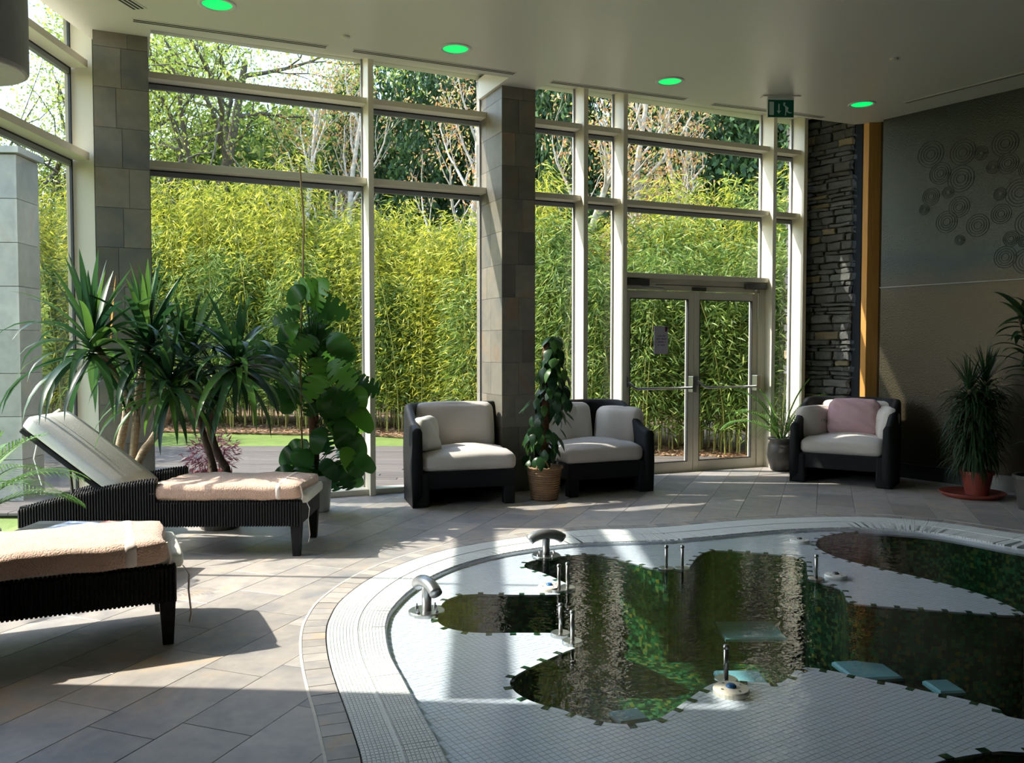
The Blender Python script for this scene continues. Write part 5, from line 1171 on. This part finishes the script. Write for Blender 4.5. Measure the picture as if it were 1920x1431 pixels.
def crown_mesh(seed, n, m):
    rs = np.random.RandomState(seed); K = 46; c = rs.normal(0, 1, (K, 3)); c /= np.linalg.norm(c, axis=1)[:, None]; c *= rs.uniform(.55, .95, K)[:, None]; c[:, 2] = c[:, 2] * 1.0
    rad = rs.uniform(.18, .36, K); idx = rs.randint(0, K, n); v = rs.normal(0, 1, (n, 3)); v /= np.linalg.norm(v, axis=1)[:, None]; P_ = c[idx] + v * (rad[idx] * rs.uniform(.75, 1.05, n))[:, None]
    V, F = leaf_cloud(P_, v + rs.normal(0, .6, (n, 3)) + np.array([0, 0, -.5]), rs.uniform(.035, .07, n), rs.uniform(.02, .035, n), rs); me = npmesh('foliage', V, F); me.materials.append(m); return me
CM = [crown_mesh(1, 26000, M['leaf_dark']), crown_mesh(2, 26000, M['leaf_dark']), crown_mesh(3, 24000, M['leaf_mid'])]
trm = MB().tube([(0, 0, 0), (.05, 0, .5), (0, 0, 1)], [.22, .17, .08], 8, cap=False).mesh('trunk', True); trm.materials.append(M['oak_bark'])
ev = [(-6.6, 26, 3.4, 4.6, 4.6, 2), (-7.9, 29.5, 4.0, 5.0, 4.9, 2), (-3.6, 28.5, 3.4, 5.0, 4.9), (-2.6, 24, 2.8, 4.6, 5.0), (1.0, 23, 2.9, 4.8, 5.0), (4.6, 22.5, 3.0, 4.8, 5.0), (8.2, 22, 3.1, 4.8, 5.0), (-10.4, 27, 3.5, 4.5, 4.5, 2), (-13.5, 26, 3.4, 3.8, 3.8, 2), (-18.5, 23, 3.6, 6.2, 6.2, 2), (-16.2, 22, 2.6, 5.2, 5.0, 2), (-21, 19, 3.6, 6.2, 6.2, 2), (-.8, 27, 3.3, 6.6, 6.6), (3.2, 26, 3.3, 6.6, 6.6), (7.2, 25.5, 3.4, 6.6, 6.6), (-13.5, 19, 2.3, 2.6, 2.8), (-17.5, 17.0, 3.0, 3.5, 3.6), (11.5, 22, 3.2, 5.0, 5.4), (-5.5, 30, 3.6, 5.2, 4.6)]
for i, (x, y, rx, rz_, zc, *mid_) in enumerate(ev):
    t = empty('evergreen_tree', (x, y, -.08), i * 1.3, label='mid-green leafy background tree ' + where(x, y) + (' (farther)' if y > 27.5 else '') if mid_ else 'dense dark evergreen tree ' + where(x, y) + (' (farther)' if y > 25 else ''), cat='tree', group='mid-green background trees' if mid_ else 'dark evergreens behind the hedge')
    o = link('foliage', CM[2 if mid_ else i % 2], None, t, Matrix.Translation((0, 0, zc)) @ Matrix.Diagonal((rx, rx * .8, rz_, 1))); o['kind'] = 'stuff'; link('trunk', trm, None, t, Matrix.Diagonal((1, 1, zc, 1)))
# stone-clad garden pier and shrubs seen through the left glass
gp = empty('stone_pier', (-4.86, 8.15, -.05), R(4), label='pale stone-clad pier standing outside the left glass wall', cat='pier')
MB().box(-.25, .25, -.2, .2, 0, 3.25).build('core', M['grout'], gp)
for k in range(8):
    z = k * .405; MB().box(-.262, .262, -.212, -.198, z + .003, z + .402).build('cladding_slab', M['exterior_wall'], gp); MB().box(.248, .262, -.198, .21, z + .003, z + .402).build('cladding_slab', M['exterior_wall'], gp)
MB().box(-.3, .3, -.25, .25, 3.25, 3.31).build('coping', M['exterior_wall'], gp)
for i, (x, y, s, lb) in enumerate([(-6.1, 9.6, 1.0, 'leafy green shrub outside the corner, nearest the glass'), (-7.6, 11.5, 1.35, 'leafy green shrub outside the left glass, behind the nearest one'), (-8.8, 13.6, 1.6, 'large green shrub at the far left beyond the deck')]):
    t = empty('garden_shrub', (x, y, -.08), i, label=lb, cat='shrub'); rs = np.random.RandomState(50 + i); n = 7000
    v = rs.normal(0, 1, (n, 3)); v /= np.linalg.norm(v, axis=1)[:, None]; P_ = v * (rs.random(n) ** .4)[:, None] * np.array([.8, .8, 1.15]) * s + np.array([0, 0, 1.25 * s]); V, F = leaf_cloud(P_, v + rs.normal(0, .8, (n, 3)), rs.uniform(.07, .13, n), rs.uniform(.03, .06, n), rs)
    tag(link('foliage', npmesh('foliage', V, F), M['leaf_oak'], t), kind='stuff'); MB().tube([(0, 0, 0), (.05, 0, .6 * s), (0, .05, 1.3 * s)], .03, 6).build('stem', M['oak_bark'], t)
# crimson shrub at the edge of the deck, seen under the yuccas
cs = empty('crimson_shrub', (-2.95, 8.35, -.03), label='small crimson-leaved shrub in a pot on the deck behind the yuccas', cat='shrub'); rs = np.random.RandomState(77); n = 800
pot(cs, .13, .17, .22, M['terracotta']); v = rs.normal(0, 1, (n, 3)); v /= np.linalg.norm(v, axis=1)[:, None]; P_ = v * (rs.random(n) ** .4)[:, None] * np.array([.27, .22, .20]) + np.array([0, 0, .40]); V, F = leaf_cloud(P_, v + rs.normal(0, .6, (n, 3)), rs.uniform(.04, .09, n), rs.uniform(.008, .018, n), rs)
tag(link('foliage', npmesh('foliage', V, F), M['leaf_red'], cs), kind='stuff'); MB().tube([(0, 0, .15), (.02, 0, .5)], .012, 6).build('stem', M['dark_bark'], cs)
